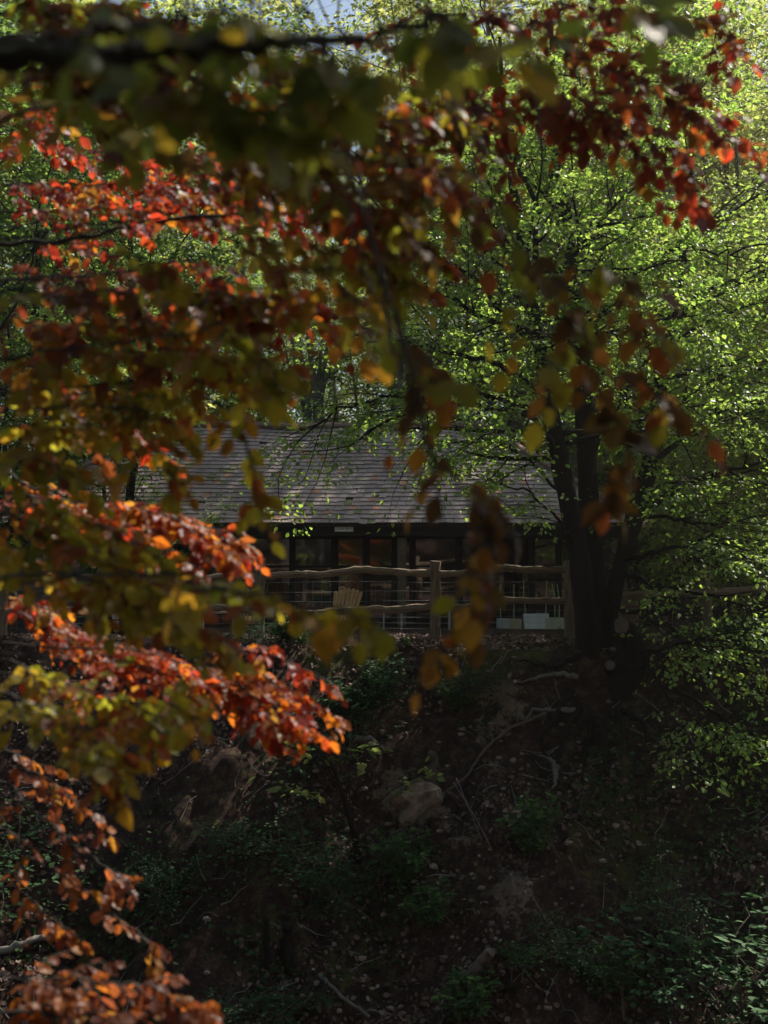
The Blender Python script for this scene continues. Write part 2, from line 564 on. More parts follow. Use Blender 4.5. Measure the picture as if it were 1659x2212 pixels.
def make_ground():
    xs = np.concatenate([np.linspace(-400, -30, 14)[:-1], np.linspace(-30, -9, 30)[:-1], np.linspace(-9, 10, 300)[:-1], np.linspace(10, 34, 36)[:-1], np.linspace(34, 400, 14)])
    ys = np.concatenate([np.linspace(-400, -20, 12)[:-1], np.linspace(-20, 11, 45)[:-1], np.linspace(11, 23, 230)[:-1], np.linspace(23, 45, 60)[:-1], np.linspace(45, 100, 20)[:-1], np.linspace(100, 500, 12)])
    X, Y = np.meshgrid(xs, ys)
    Z = H(X, Y)
    V = np.stack([X, Y, Z], -1).reshape(-1, 3)
    nx, ny = len(xs), len(ys)
    i = np.arange(ny - 1)[:, None] * nx; j = np.arange(nx - 1)[None]
    q = np.stack([i + j, i + j + 1, i + nx + j + 1, i + nx + j], -1).reshape(-1, 4)
    sand = np.full(len(V), 0.0); moss = np.full(len(V), 0.12)
    for dx, dy, r, s in [(895, 1720, .42, .8), (905, 1760, .3, .7), (1045, 1470, .35, .5), (1085, 1500, .4, .55), (1040, 1590, .3, .5), (1110, 1560, .3, .45),
                         (1120, 1880, .4, .45), (1000, 1800, .3, .5), (1090, 1990, .4, .4), (830, 1700, .3, .45), (1060, 1660, .25, .5),
                         (440, 1620, .5, .35), (380, 1780, .5, .3), (700, 1950, .3, .3), (1105, 1910, .3, .5)]:
        h = ground_hit(dx, dy)
        d2 = (V[:, 0] - h.x) ** 2 + 1.0 * (V[:, 1] - h.y) ** 2 + (V[:, 2] - h.z) ** 2
        sand = sand + s * np.exp(-d2 / (r * r))
    for dx, dy, r, s in [(1060, 1415, .5, .5), (1130, 1405, .5, .45), (730, 1420, .45, .6), (690, 1420, .35, .4), (1350, 1420, .3, .5), (1010, 1420, .35, .4),
                         (1400, 1830, .9, .4), (1250, 1750, 1., .35), (750, 2090, .7, .4), (480, 1730, .9, .15), (420, 1700, .8, .12), (560, 2000, .5, .35), (200, 2100, .9, .3), (1000, 1960, .6, .3)]:
        h = ground_hit(dx, dy)
        d2 = (V[:, 0] - h.x) ** 2 + (V[:, 1] - h.y) ** 2 + (V[:, 2] - h.z) ** 2
        moss = moss + s * np.exp(-d2 / (r * r))
    mb = MB()
    mb.add(V, q, None, np.stack([np.clip(sand, 0, 1), np.clip(moss, 0, 1), sand * 0], -1))
    g = mb.build('ground', M['ground'], None, smooth=True)
    tag(g, 'steep wooded bank of dark earth with sandy scars and level terrace above it', kind='structure')


make_ground()


# ------------------------------------------------------------------ craft barn
BX, BY = -1.0, 26.0
barn = thing('craft_barn', 'low dark timber barn with glazed front under a weathered clay tiled hipped roof', 'barn', (BX, BY, 0.0))
EX0, EX1, EYF, EYB, EZ = -8.4, 5.45, 25.3, 31.3, 2.2
RX0, RX1, RYC, RZ = -5.35, 2.3, 28.3, 4.53


def tile_mesh(k):
    mb = MB()
    mb.box((0, 0.13, 0), (0.1645, 0.27, 0.013), bev=0.003, jit=0.005)
    me = mb.mesh('tile', (0, 0, 0)); me.materials.append(M['tile'])
    return me


def make_roof():
    mb = MB()
    # sarking under the tiles, a closed thin shell
    e = [(EX0, EYF, EZ), (EX1, EYF, EZ), (EX1, EYB, EZ), (EX0, EYB, EZ)]
    rdg = [(RX0, RYC, RZ), (RX1, RYC, RZ)]
    top = np.array(e + rdg, float); bot = top - np.array([0, 0, 0.07])
    V = np.vstack([top, bot])
    q = [[0, 1, 5, 4], [2, 3, 4, 5], [7, 6, 10, 11], [9, 8, 11, 10], [0, 6, 7, 1], [1, 7, 8, 2], [2, 8, 9, 3], [3, 9, 6, 0]]
    t = [[1, 2, 5], [3, 0, 4], [7, 11, 8], [9, 10, 6]]
    mb.add(V, q, t)
    roof = mb.build('roof', M['batten'], barn)
    # tiles on the front slope
    run, rise = RYC - EYF, RZ - EZ
    SL = math.hypot(run, rise); ux, uz = run / SL, rise / SL
    tilt = math.atan2(rise, run)
    gauge, tw = 0.158, 0.166
    rows = int(SL / gauge)
    rec = []
    for i in range(rows + 1):
        s = i * gauge - 0.05
        f = max(0, s) / SL
        xl = EX0 + (RX0 - EX0) * f; xr = EX1 + (RX1 - EX1) * f
        off = (i % 2) * tw * 0.5 + random.uniform(-0.02, 0.02)
        x = xl + off
        while x < xr:
            sag = 0.02 * math.sin(x * 0.9) + 0.012 * math.sin(x * 2.7 + i * 0.2)
            px = x + random.gauss(0, 0.004)
            ds = random.gauss(0, 0.0022) + 0.008 * math.sin(x * 1.7 + i)
            wild = 0.5 + 1.0 * math.exp(-((x + 1.2) / 2.2) ** 2) * (1.4 - f)
            k = random.random()
            yaw = random.gauss(0, 0.012)
            lift = 0.0
            if k < 0.007 * wild:
                x += tw; continue                           # missing tile
            if k < 0.13 * wild:
                ds -= random.uniform(0.01, 0.05); yaw = random.gauss(0, 0.06); lift = random.uniform(0, 0.012)
            v = random.gauss(1.5, 0.1) * (0.92 + 0.12 * math.sin(x * 1.3 + i * 0.35))
            c = np.array([1.0, 0.95, 0.98]) * v
            if random.random() < 0.04 * wild:
                c = np.array([1.2, 0.8, 0.6]) * v
            elif random.random() < 0.06:
                c = np.array([1.25, 1.22, 1.2]) * v
            elif random.random() < 0.05 + 0.15 * max(0, 1 - abs(x + 5) / 2):
                c = np.array([0.6, 0.72, 0.42]) * v
            rec.append((px, EYF + (s + ds) * ux, EZ + (s + ds) * uz + 0.03 + sag * f * 1.6 + lift + 0.024, tilt - 0.15 + random.gauss(0, 0.006), yaw, c, i))
            x += tw
    order = sorted(range(len(rec)), key=lambda k: abs(rec[k][0] - 0.0) * 0.35 + abs(rec[k][6] - 3))
    solo = set(order[:290])
    me = [tile_mesh(0), tile_mesh(1), tile_mesh(2)]
    rest = MB(); base = MB(); base.box((0, 0.13, 0), (0.1645, 0.27, 0.013))
    bv = base.v[0]; bq = base.q[0]
    ol = root_loc(roof)
    for k, (x, y, z, ti, yaw, c, i) in enumerate(rec):
        R = Matrix.Rotation(ti, 4, 'X') @ Matrix.Rotation(yaw, 4, 'Z')
        if k in solo:
            o = link('tile', me[k % 3], roof)
            o.matrix_basis = Matrix.Translation(Vector((x, y, z)) - ol) @ R
            o.color = (*np.clip(c, 0, 2.2), 1)
        else:
            jit = (rng.random(bv.shape) - 0.5) * 0.005
            rest.add((bv + jit) @ np.array(R.to_3x3()).T + np.array([x, y, z]), bq, None, c)
    # hip ends and back slope, coarser rows
    for side in (0, 1):
        ex, rx = (EX1, RX1) if side else (EX0, RX0)
        dxr = rx - ex; L = math.hypot(dxr, rise)
        for i in range(int(L / gauge)):
            s = i * gauge; f = s / L
            y0 = EYF + (RYC - EYF) * f; y1 = EYB + (RYC - EYB) * f
            y = y0
            while y < y1:
                a = math.atan2(rise, abs(dxr)) - 0.06
                R = Matrix.Rotation(math.pi / 2 if side else -math.pi / 2, 4, 'Z') @ Matrix.Rotation(a, 4, 'X')
                v = random.gauss(1.0, 0.13)
                rest.add(bv @ np.array(R.to_3x3()).T + np.array([ex + dxr * f, y, EZ + rise * f + 0.03]), bq, None, np.array([1.0, 0.93, 0.98]) * v)
                y += tw
    for i in range(rows):
        s = i * gauge; f = s / SL
        xl = EX0 + (RX0 - EX0) * f; xr = EX1 + (RX1 - EX1) * f
        R = Matrix.Rotation(math.pi, 4, 'Z') @ Matrix.Rotation(tilt - 0.06, 4, 'X')
        rest.box(((xl + xr) / 2, EYB - s * ux - 0.13 * ux, EZ + s * uz + 0.05), (xr - xl, 0.27, 0.02), rot=R, tint=(1, .93, .98))
    o = rest.build('tile', M['tile_mass'], roof)
    o['kind'] = 'stuff'
    # ridge and hip tiles: half round, overlapping
    def halfround(L, r):
        mb = MB(); n = 8
        a = np.linspace(-0.1, math.pi + 0.1, n)
        prof = np.stack([np.zeros(n), np.cos(a) * r, np.sin(a) * r * 0.8], -1)
        inn = np.stack([np.zeros(n), np.cos(a) * (r - 0.018), np.sin(a) * (r - 0.018) * 0.8], -1)
        P = np.vstack([prof, inn[::-1]])
        V = np.vstack([P, P + np.array([L, 0, 0])]); m = len(P)
        q = [[i, (i + 1) % m, m + (i + 1) % m, m + i] for i in range(m)]
        q += [[i, 2 * n - 1 - i, 2 * n - 2 - i, i + 1] for i in range(n - 1)]
        q += [[m + i, m + i + 1, m + 2 * n - 2 - i, m + 2 * n - 1 - i] for i in range(n - 1)]
        mb.add(V, q)
        me = mb.mesh('ridge_tile'); me.materials.append(M['ridge_tile'])
        return me
    hr = halfround(0.47, 0.125)
    def run_tiles(a, b):
        a = Vector(a); b = Vector(b); d = (b - a); n = max(1, int(d.length / 0.45)); d.normalize()
        for k in range(n):
            p = a + d * (k * (b - a).length / n)
            Q = d.to_track_quat('X', 'Z')
            o = link('ridge_tile', hr, roof)
            o.matrix_basis = Matrix.Translation(p - ol + Vector((0, 0, 0.0 + random.gauss(0, 0.006) + 0.015 * math.sin(p.x * 0.9)))) @ Q.to_matrix().to_4x4() @ Matrix.Rotation(random.gauss(0, 0.015), 4, 'Y')
            v = random.gauss(1, 0.12)
            o.color = (v, v * random.uniform(0.9, 1.0), v * random.uniform(0.9, 1.0), 1)
    run_tiles((RX0, RYC, RZ + 0.04), (RX1, RYC, RZ + 0.04))
    run_tiles((EX1, EYF, EZ + 0.05), (RX1, RYC, RZ + 0.05))
    run_tiles((EX0, EYF, EZ + 0.05), (RX0, RYC, RZ + 0.05))
    # rafters
    for x in np.arange(EX0 + 0.5, EX1 - 0.2, 0.6):
        f = 1.0
        if x < RX0: f = (x - EX0) / (RX0 - EX0)
        if x > RX1: f = (EX1 - x) / (EX1 - RX1)
        f = min(1, f) * 0.98
        mb = MB()
        mb.prism([(x - .03, EYF + 0.1, EZ - .13), (x - .03, EYF + 0.1, EZ - .012), (x - .03, EYF + run * f, EZ + rise * f - .075), (x - .03, EYF + run * f, EZ + rise * f - .19)], (0.06, 0, 0))
        mb.build('rafter', M['dark_timber'], roof)


make_roof()


def barn_box(name, c, size, mat, parent=barn, bev=0.006):
    mb = MB(); mb.box(c, size, bev=bev)
    return mb.build(name, M[mat], parent)


# fascia, wall plate beam, posts
barn_box('fascia', (-1.47, EYF + 0.07, 2.035), (13.4, 0.03, 0.2), 'dark_timber')
barn_box('beam', (-1.47, 25.52, 1.99), (13.3, 0.17, 0.17), 'dark_timber')
WX = [-4.9, -3.9, -2.95, -1.98, -1.08, -.395, .226, .62, 1.61, 3.2, 3.78, 4.55]
for x, m in ((0.375, 'oak_post'), (5.05, 'oak_post'), (-4.55, 'oak_post'), (-6.2, 'dark_timber'), (-8.0, 'dark_timber')):
    barn_box('post', (x, 25.5, 0.95), (0.185, 0.16, 1.9), m, bev=0.012)
for i in range(len(WX) - 1):
    a, b = WX[i], WX[i + 1]
    w = b - a
    mb = MB()
    mw = 0.19 if i in (4, 5, 8) else 0.13
    for x, ww in ((a + mw / 4, mw / 2), (b - 0.035, 0.07)):
        mb.box((x, 26.0, 0.97), (ww, 0.1, 1.94), bev=0.004)
    x0, x1 = a + mw / 2, b - 0.07
    for z, hh in ((0.05, 0.1), (0.52, 0.03), (1.285, 0.045), (1.91, 0.06)):
        mb.box(((x0 + x1) / 2, 26.0, z), (x1 - x0, 0.085, hh), bev=0.003)
    win = mb.build('window', M['dark_timber'], barn)
    for z0, z1 in ((0.1, 0.505), (0.535, 1.262), (1.308, 1.88)):
        pb = MB(); pb.box(((x0 + x1) / 2, 26.0, (z0 + z1) / 2), (x1 - x0, 0.008, z1 - z0), rot=Matrix.Rotation(random.gauss(0, 0.006), 3, 'Z') @ Matrix.Rotation(random.gauss(0, 0.006), 3, 'X'))
        pb.build('pane', M['glass'], win)
# room behind the glass
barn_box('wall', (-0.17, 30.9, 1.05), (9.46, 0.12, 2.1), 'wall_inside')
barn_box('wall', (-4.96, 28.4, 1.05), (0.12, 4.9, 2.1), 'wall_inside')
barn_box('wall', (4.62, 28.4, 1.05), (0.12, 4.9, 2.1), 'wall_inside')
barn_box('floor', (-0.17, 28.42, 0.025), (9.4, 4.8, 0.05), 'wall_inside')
# brick plinth at the right corner
pl = MB(); pl.box((5.2, 25.75, 0.3), (0.42, 0.42, 0.86), bev=0.004)
plinth = pl.build('brick_pier', M['mortar'], barn)
bme = MB(); bme.box((0, 0, 0), (0.2, 0.095, 0.062), bev=0.005, jit=0.004)
bme = bme.mesh('brick'); bme.materials.append(M['brick'])
ol = root_loc(plinth)
for r in range(11):
    z = -0.09 + 0.075 * r
    for face in range(4):
        for k in range(2):
            u = (-0.105 + 0.21 * k) + (0.05 if r % 2 else -0.05)
            if face == 0: p, a = (5.2 + u * 0.98, 25.75 - 0.172, z), 0
            elif face == 1: p, a = (5.2 + u * 0.98, 25.75 + 0.172, z), 0
            elif face == 2: p, a = (5.2 - 0.172, 25.75 - u * 0.98, z), math.pi / 2
            else: p, a = (5.2 + 0.172, 25.75 - u * 0.98, z), math.pi / 2
            o = link('brick', bme, plinth)
            o.matrix_basis = Matrix.Translation(Vector(p) - ol) @ Matrix.Rotation(a + random.gauss(0, .01), 4, 'Z')
            v = random.gauss(0.95, 0.18); o.color = (v, v, v, 1)

# sign on the fascia
sg = at(743, 1142, 25.33)
sign = thing('barn_sign', 'small white name board reading Craft Barn on the dark fascia', 'sign', (sg.x, 25.33, sg.z))
mb = MB(); mb.box((sg.x, 25.335, sg.z), (0.38, 0.012, 0.115), bev=0.002); mb.build('board', M['white_paint'], sign)
mb = MB()
for z in (-0.065, 0.065): mb.box((sg.x, 25.332, sg.z + z), (0.41, 0.024, 0.016), bev=0.002)
for x in (-0.198, 0.198): mb.box((sg.x + x, 25.332, sg.z), (0.016, 0.024, 0.114), bev=0.002)
mb.build('frame', M['sign_frame'], sign)
fc = bpy.data.curves.new('lettering', 'FONT')
fc.body = 'Craft Barn'; fc.align_x = 'CENTER'; fc.align_y = 'CENTER'; fc.size = 0.072; fc.shear = 0.2; fc.extrude = 0.0008
fc.materials.append(M['ink'])
fo = bpy.data.objects.new('lettering_curve', fc); COL.objects.link(fo)
bpy.context.view_layer.update()
lme = bpy.data.meshes.new_from_object(fo.evaluated_get(bpy.context.evaluated_depsgraph_get()))
bpy.data.objects.remove(fo)
lt = link('lettering', lme, sign)
lt.location = (0, 25.3265 - 25.33, 0.0); lt.rotation_euler = (math.pi / 2, 0, 0)


# ------------------------------------------------------------------ fence
FY = 20.0
fence = thing('post_and_rail_fence', 'weathered cleft oak post and rail fence with wire netting along the bank top', 'fence', (0, FY, 0.1))
PX = [at(d, 1385, FY).x for d in (-300, 5, 308, 561, 941, 1234, 1527, 1830)]
for k, x in enumerate(PX):
    g = hz(x, FY)
    top = g + (1.36 if k < 6 else 1.25) + random.uniform(-0.03, 0.03)
    if k in (4,): top = 1.45
    if k == 5: top = 1.46
    mb = MB()
    zz = np.linspace(g - 0.15, top, 9)
    pts = [(x + random.gauss(0, 0.008), FY + random.gauss(0, 0.008), z) for z in zz]
    r = 0.088 if k != 5 else 0.115
    mb.tube(pts, [r * random.uniform(0.94, 1.06) for _ in zz], 9, lump=0.07)
    mb.build('post', M['oak_post'], fence)


def rail(pts, r=0.062):
    P = catmull(pts, 6)
    P = P + (rng.random(P.shape) - 0.5) * np.array([0, 0.02, 0.018])
    mb = MB()
    mb.tube(P, [r * random.uniform(0.88, 1.1) for _ in P], 7, lump=0.12, squash=(0.72, 1.0))
    mb.build('rail', M['oak_rail'], fence)


def railp(*dd):
    return [at(dx, dy, FY - 0.01) for dx, dy in dd]


rail(railp((561, 1246), (640, 1240), (700, 1241), (780, 1231), (860, 1236), (941, 1239)))
rail(railp((941, 1240), (1000, 1238), (1085, 1227), (1140, 1231), (1234, 1231)))
rail(railp((561, 1322), (640, 1326), (700, 1324), (790, 1316), (860, 1316), (941, 1309)))
rail(railp((941, 1311), (1010, 1311), (1090, 1298), (1150, 1298), (1234, 1299)))
rail(railp((308, 1247), (400, 1252), (500, 1246), (561, 1248)))
rail(railp((308, 1316), (400, 1321), (470, 1313), (561, 1322)))
rail(railp((5, 1250), (100, 1255), (220, 1247), (308, 1250)))
rail(railp((5, 1322), (120, 1318), (220, 1319), (308, 1316)))
rail(railp((-300, 1255), (-100, 1252), (5, 1252)))
rail(railp((-300, 1325), (-100, 1320), (5, 1322)))
rail(railp((1234, 1300), (1340, 1287), (1430, 1283), (1527, 1280)), 0.07)
rail(railp((1527, 1280), (1600, 1277), (1700, 1268), (1830, 1272)), 0.07)
mb = MB()
x0, x1 = PX[0], PX[6]
hs = [0.14, 0.24, 0.34, 0.44, 0.56, 0.7, 0.86, 1.02]
for h in hs:
    xs = np.linspace(x0, x1, 60)
    mb.tube([(x, FY + 0.1, hz(x, FY) * 0.5 + h + 0.01 * math.sin(x * 2 + h * 9)) for x in xs], 0.0016, 3, cap=False)
for x in np.arange(x0, x1, 0.15):
    g = hz(x, FY) * 0.5
    mb.tube([(x + 0.01 * math.sin(z * 7 + x), FY + 0.1, g + z) for z in (0.12, 0.4, 0.7, 1.03)], 0.0014, 3, cap=False)
o = mb.build('wire_netting', M['wire'], fence)
o['kind'] = 'stuff'


# ------------------------------------------------------------------ garden things on the terrace
def adirondack(label, loc, rz):
    t = thing('adirondack_chair', label, 'chair', (0, 0, 0), 'slatted garden chairs behind the fence')

    def bx(name, c, s, rot=None):
        mb = MB(); mb.box(c, s, rot=rot, bev=0.006); mb.build(name, M['chair_wood'], t)
    rec = math.radians(24)
    n = 7
    for k in range(n):
        u = (k - (n - 1) / 2) / ((n - 1) / 2)
        L = 0.8 - 0.07 * u * u
        c0 = Vector((u * 0.205, 0, 0)); fan = u * 0.12
        R = Matrix.Rotation(-rec, 3, 'X') @ Matrix.Rotation(fan, 3, 'Y')
        w0, w1 = 0.05, 0.074
        mb = MB()
        prof = [(-w0 / 2, 0), (w0 / 2, 0), (w1 / 2, L - 0.03), (w1 / 4, L), (-w1 / 4, L), (-w1 / 2, L - 0.03)]
        pts = [R @ Vector((x, 0, z)) + Vector((c0.x, -0.2, 0.24)) for x, z in prof]
        mb.prism(pts, R @ Vector((0, 0.02, 0)))
        mb.build('back_slat', M['chair_wood'], t)
    for k in range(6):
        y = -0.16 + k * 0.092
        bx('seat_slat', (0, y, 0.26 + 0.1 * (k / 5)), (0.52, 0.08, 0.02), Matrix.Rotation(math.radians(12), 3, 'X'))
    for s in (-1, 1):
        bx('leg', (s * 0.285, 0.3, 0.27), (0.03, 0.1, 0.54))
        bx('leg', (s * 0.24, -0.06, 0.18), (0.03, 0.85, 0.1), Matrix.Rotation(math.radians(22), 3, 'X'))
        bx('arm', (s * 0.31, 0.06, 0.555), (0.13, 0.7, 0.022))
        bx('arm_bracket', (s * 0.285, -0.28, 0.42), (0.03, 0.06, 0.27))
    bx('back_brace', (0, -0.39, 0.56), (0.62, 0.05, 0.03))
    bx('back_brace', (0, -0.27, 0.3), (0.5, 0.03, 0.07))
    t.location = loc; t.rotation_euler = (0, 0, rz); t.scale = (.92, .92, .92)
    return t


p = at(748, 1385, 22.6)
adirondack('slatted wooden garden chair with fanned back right of the barn sign, below the glazing', (p.x, 22.6, hz(p.x, 22.6)), math.radians(-24))
p = at(535, 1385, 22.9)
adirondack('slatted wooden garden chair half hidden by hanging leaves, nearer the open barn end', (p.x, 22.9, hz(p.x, 22.9)), math.radians(8))

p = at(255, 1350, 23.4)
wb = thing('white_board_panel', 'white painted panel of stacked boards standing at the open barn end', 'panel', (p.x, 23.4, hz(p.x, 23.4)))
for k, w in enumerate((0.4, 0.36, 0.38, 0.3)):
    mb = MB(); mb.box((p.x + 0.01 * k, 23.4, hz(p.x, 23.4) + 0.15 + 0.235 * k), (w, 0.03, 0.21), bev=0.004); mb.build('plank', M['white_paint'], wb)
mb = MB(); mb.box((p.x, 23.44, hz(p.x, 23.4) + 0.48), (0.05, 0.04, 0.96), bev=0.004); mb.build('batten', M['dark_timber'], wb)

p = at(400, 1350, 23.0)
gz = hz(p.x, 23)
bn = thing('wooden_bench', 'long pale wooden bench behind the lower fence rail', 'bench', (p.x, 23.0, gz))
for k in range(3):
    mb = MB(); mb.box((p.x + 0.1, 22.88 + 0.12 * k, gz + 0.44), (2.1, 0.105, 0.035), bev=0.005); mb.build('seat_slat', M['pale_wood'], bn)
for x in (-0.75, 0.3, 0.95):
    for y in (-0.12, 0.12):
        mb = MB(); mb.box((p.x + x, 23.0 + y, gz + 0.21), (0.07, 0.06, 0.42), bev=0.005); mb.build('leg', M['pale_wood'], bn)

for dx, col, lab in ((848, 'grey_paint', 'small grey stool under the glazing between chair and oak post'), (990, 'grey_paint', 'small grey stool just right of the nearest middle fence post')):
    p = at(dx, 1350, 24.3); g = hz(p.x, 24.3)
    st = thing('stool', lab, 'stool', (p.x, 24.3, g), 'grey stools by the barn')
    mb = MB(); mb.box((p.x, 24.3, g + 0.44), (0.42, 0.32, 0.03), bev=0.006); mb.build('seat', M[col], st)
    for sx in (-1, 1):
        for sy in (-1, 1):
            mb = MB(); mb.box((p.x + sx * 0.18, 24.3 + sy * 0.13, g + 0.21), (0.03, 0.03, 0.43), bev=0.003); mb.build('leg', M[col], st)

CANES = []
for dx, w, h, m, lab in ((1146, 0.28, 0.3, 'white_paint', 'white square planter box standing left of its white twin'),
                         (1171, 0.25, 0.31, 'white_paint', 'white square planter box touching the cream one'),
                         (1197, 0.38, 0.22, 'cream_paint', 'low cream planter box beside the end fence post'),
                         (1112, 0.26, 0.2, 'pale_wood', 'small brown planter box left of the white ones'),
                         (1086, 0.24, 0.2, 'grey_paint', 'small grey planter box at the end of the planter row')):
    p = at(dx, 1354, 24.9); g = hz(p.x, 24.9)
    pb = thing('planter_box', lab, 'planter', (p.x, 24.9, g), 'planter boxes in a row by the glazing')
    mb = MB()
    for sx, sy, lx, ly in ((0, -1, w, 0.02), (0, 1, w, 0.02), (-1, 0, 0.02, w - 0.042), (1, 0, 0.02, w - 0.042)):
        mb.box((p.x + sx * (w / 2 - 0.01), 24.9 + sy * (w / 2 - 0.01), g + h / 2), (lx, ly, h), bev=0.003)
    mb.build('side_panel', M[m], pb)
    mb = MB(); mb.box((p.x, 24.9, g + h * 0.42), (w - 0.05, w - 0.05, h * 0.8)); mb.build('soil', M['batten'], pb)
    for k in range(2 if w > 0.3 else 1):
        q = Vector((p.x + random.uniform(-w / 3, w / 3), 24.9 + random.uniform(-w / 4, w / 4), g + h * 0.8))
        mb = MB(); mb.tube([q, q + Vector((random.gauss(0, .02), 0, 0.4)), q + Vector((random.gauss(0, .04), 0, 0.75))], 0.011, 5)
        mb.build('cane', M['cane'], pb)


# ------------------------------------------------------------------ leaves
def leaf_template(kind, curl=0.0, fold=0.25, twist=0.0):
    """leaf along +X, unit length"""
    if kind == 'beech':
        st = [(0.0, 0.0), (0.12, 0.17), (0.33, 0.30), (0.56, 0.32), (0.78, 0.2), (0.92, 0.08), (1.0, 0.0)]
        wav = 0.025
    elif kind == 'small':
        st = [(0.0, 0.0), (0.25, 0.32), (0.6, 0.34), (1.0, 0.0)]
        wav = 0.0
    v = []; t = []
    for k, (x, w) in enumerate(st):
        z = -curl * x * x
        if w == 0:
            v.append((x, 0, z))
        else:
            zw = w * fold + wav * (1 if k % 2 else -1)
            tz = twist * x
            v += [(x, w, z + zw + tz * w), (x, 0, z), (x, -w, z + zw - tz * w)]
    n = len(st)
    t += [(0, 2, 1), (0, 3, 2)]
    for k in range(n - 3):
        a = 1 + 3 * k; b = a + 3
        t += [(a, a + 1, b + 1), (a, b + 1, b), (a + 1, a + 2, b + 2), (a + 1, b + 2, b + 1)]
    a = 1 + 3 * (n - 3); tip = len(v) - 1
    t += [(a, a + 1, tip), (a + 1, a + 2, tip)]
    v = np.array(v, float); t = np.array(t, int)
    if kind == 'beech':           # petiole
        b = len(v)
        v = np.vstack([v, [(-0.14, 0.0, 0.02), (0.02, 0.013, 0), (0.02, -0.013, 0)]])
        t = np.vstack([t, [(b, b + 2, b + 1)]])
    return v, t


BEECH = [leaf_template('beech', 0.10, 0.22, 0.0), leaf_template('beech', 0.30, 0.15, 0.2), leaf_template('beech', -0.08, 0.35, -0.2),
         leaf_template('beech', 0.42, 0.3, 0.1), leaf_template('beech', 0.05, 0.08, -0.1)]
SMALL = [leaf_template('small', 0.1, 0.2), leaf_template('small', 0.3, 0.35), leaf_template('small', -0.1, 0.1)]
DIAMOND = (np.array([(0, 0, 0), (0.45, 0.3, 0.05), (0.45, -0.3, 0.05), (1, 0, -0.08)], float), np.array([(0, 2, 1), (1, 2, 3)], int))
BEECH_ME = []
for tv, tt in BEECH:
    b_ = MB(); b_.add(tv, None, tt); me_ = b_.mesh('leaf', smooth=True); me_.materials.append(M['beech_leaf']); BEECH_ME.append(me_)
SMALL_ME = []
for tv, tt in SMALL:
    b_ = MB(); b_.add(tv, None, tt); me_ = b_.mesh('leaf', smooth=False); me_.materials.append(M['green_leaf']); SMALL_ME.append(me_)


def rot_about(v, axis, ang):
    return Quaternion(axis, ang) @ v


def grow(mb, twigs, p, d, L, r, lvl, G):
    """recursive branching; the last level is kept in twigs as (start, end) pairs"""
    nseg = G['seg'][lvl]
    pts = [p.copy()]; dirs = [d.copy()]
    q = p.copy(); dd = d.copy()
    for k in range(nseg):
        dd = (dd + Vector((random.gauss(0, 1), random.gauss(0, 1), random.gauss(0, 1))) * G['wob'][lvl] + Vector((0, 0, G['up'][lvl]))).normalized()
        q = q + dd * (L / nseg)
        pts.append(q.copy()); dirs.append(dd.copy())
    if r > 0.004:
        mb.tube(pts, np.linspace(r, r * G['taper'][lvl], len(pts)), G['sides'][lvl], cap=False)
    if lvl >= G['max']:
        twigs.append((pts[0], pts[-1]))
        return
    n = G['n'][lvl]
    az = random.uniform(0, 6.28)
    for i in range(n):
        t = G['t0'][lvl] + (1 - G['t0'][lvl]) * (i + random.uniform(0.1, 0.9)) / n
        f = t * nseg; k = min(nseg - 1, int(f)); f -= k
        bp = pts[k].lerp(pts[k + 1], f); bd = dirs[min(k + 1, nseg)]
        if G.get('flat') and lvl >= 1:
            side = bd.cross(Vector((0, 0, 1)))
            if side.length < 0.1: side = Vector((1, 0, 0))
            side.normalize()
            s = 1 if i % 2 else -1
            perp = (side * s + Vector((0, 0, random.gauss(0, 0.28)))).normalized()
        else:
            az += 2.4 + random.uniform(-0.5, 0.5)
            a = bd.orthogonal().normalized()
            perp = rot_about(a, bd, az)
        ang = math.radians(G['ang'][lvl] + random.uniform(-12, 12))
        nd = (bd * math.cos(ang) + perp * math.sin(ang)).normalized()
        sh = 1 - G['short'][lvl] * t
        if lvl == 0 and G.get('profile'):
            sh = G['profile'](t)
        rr = (r + (r * G['taper'][lvl] - r) * t) * G['rr'][lvl]
        grow(mb, twigs, bp, nd, L * G['ratio'][lvl] * sh * random.uniform(0.7, 1.2), rr, lvl + 1, G)
    if lvl > 0:
        grow(mb, twigs, pts[-1], dirs[-1], L * G['ratio'][lvl] * 0.6, r * G['taper'][lvl], lvl + 1, G)


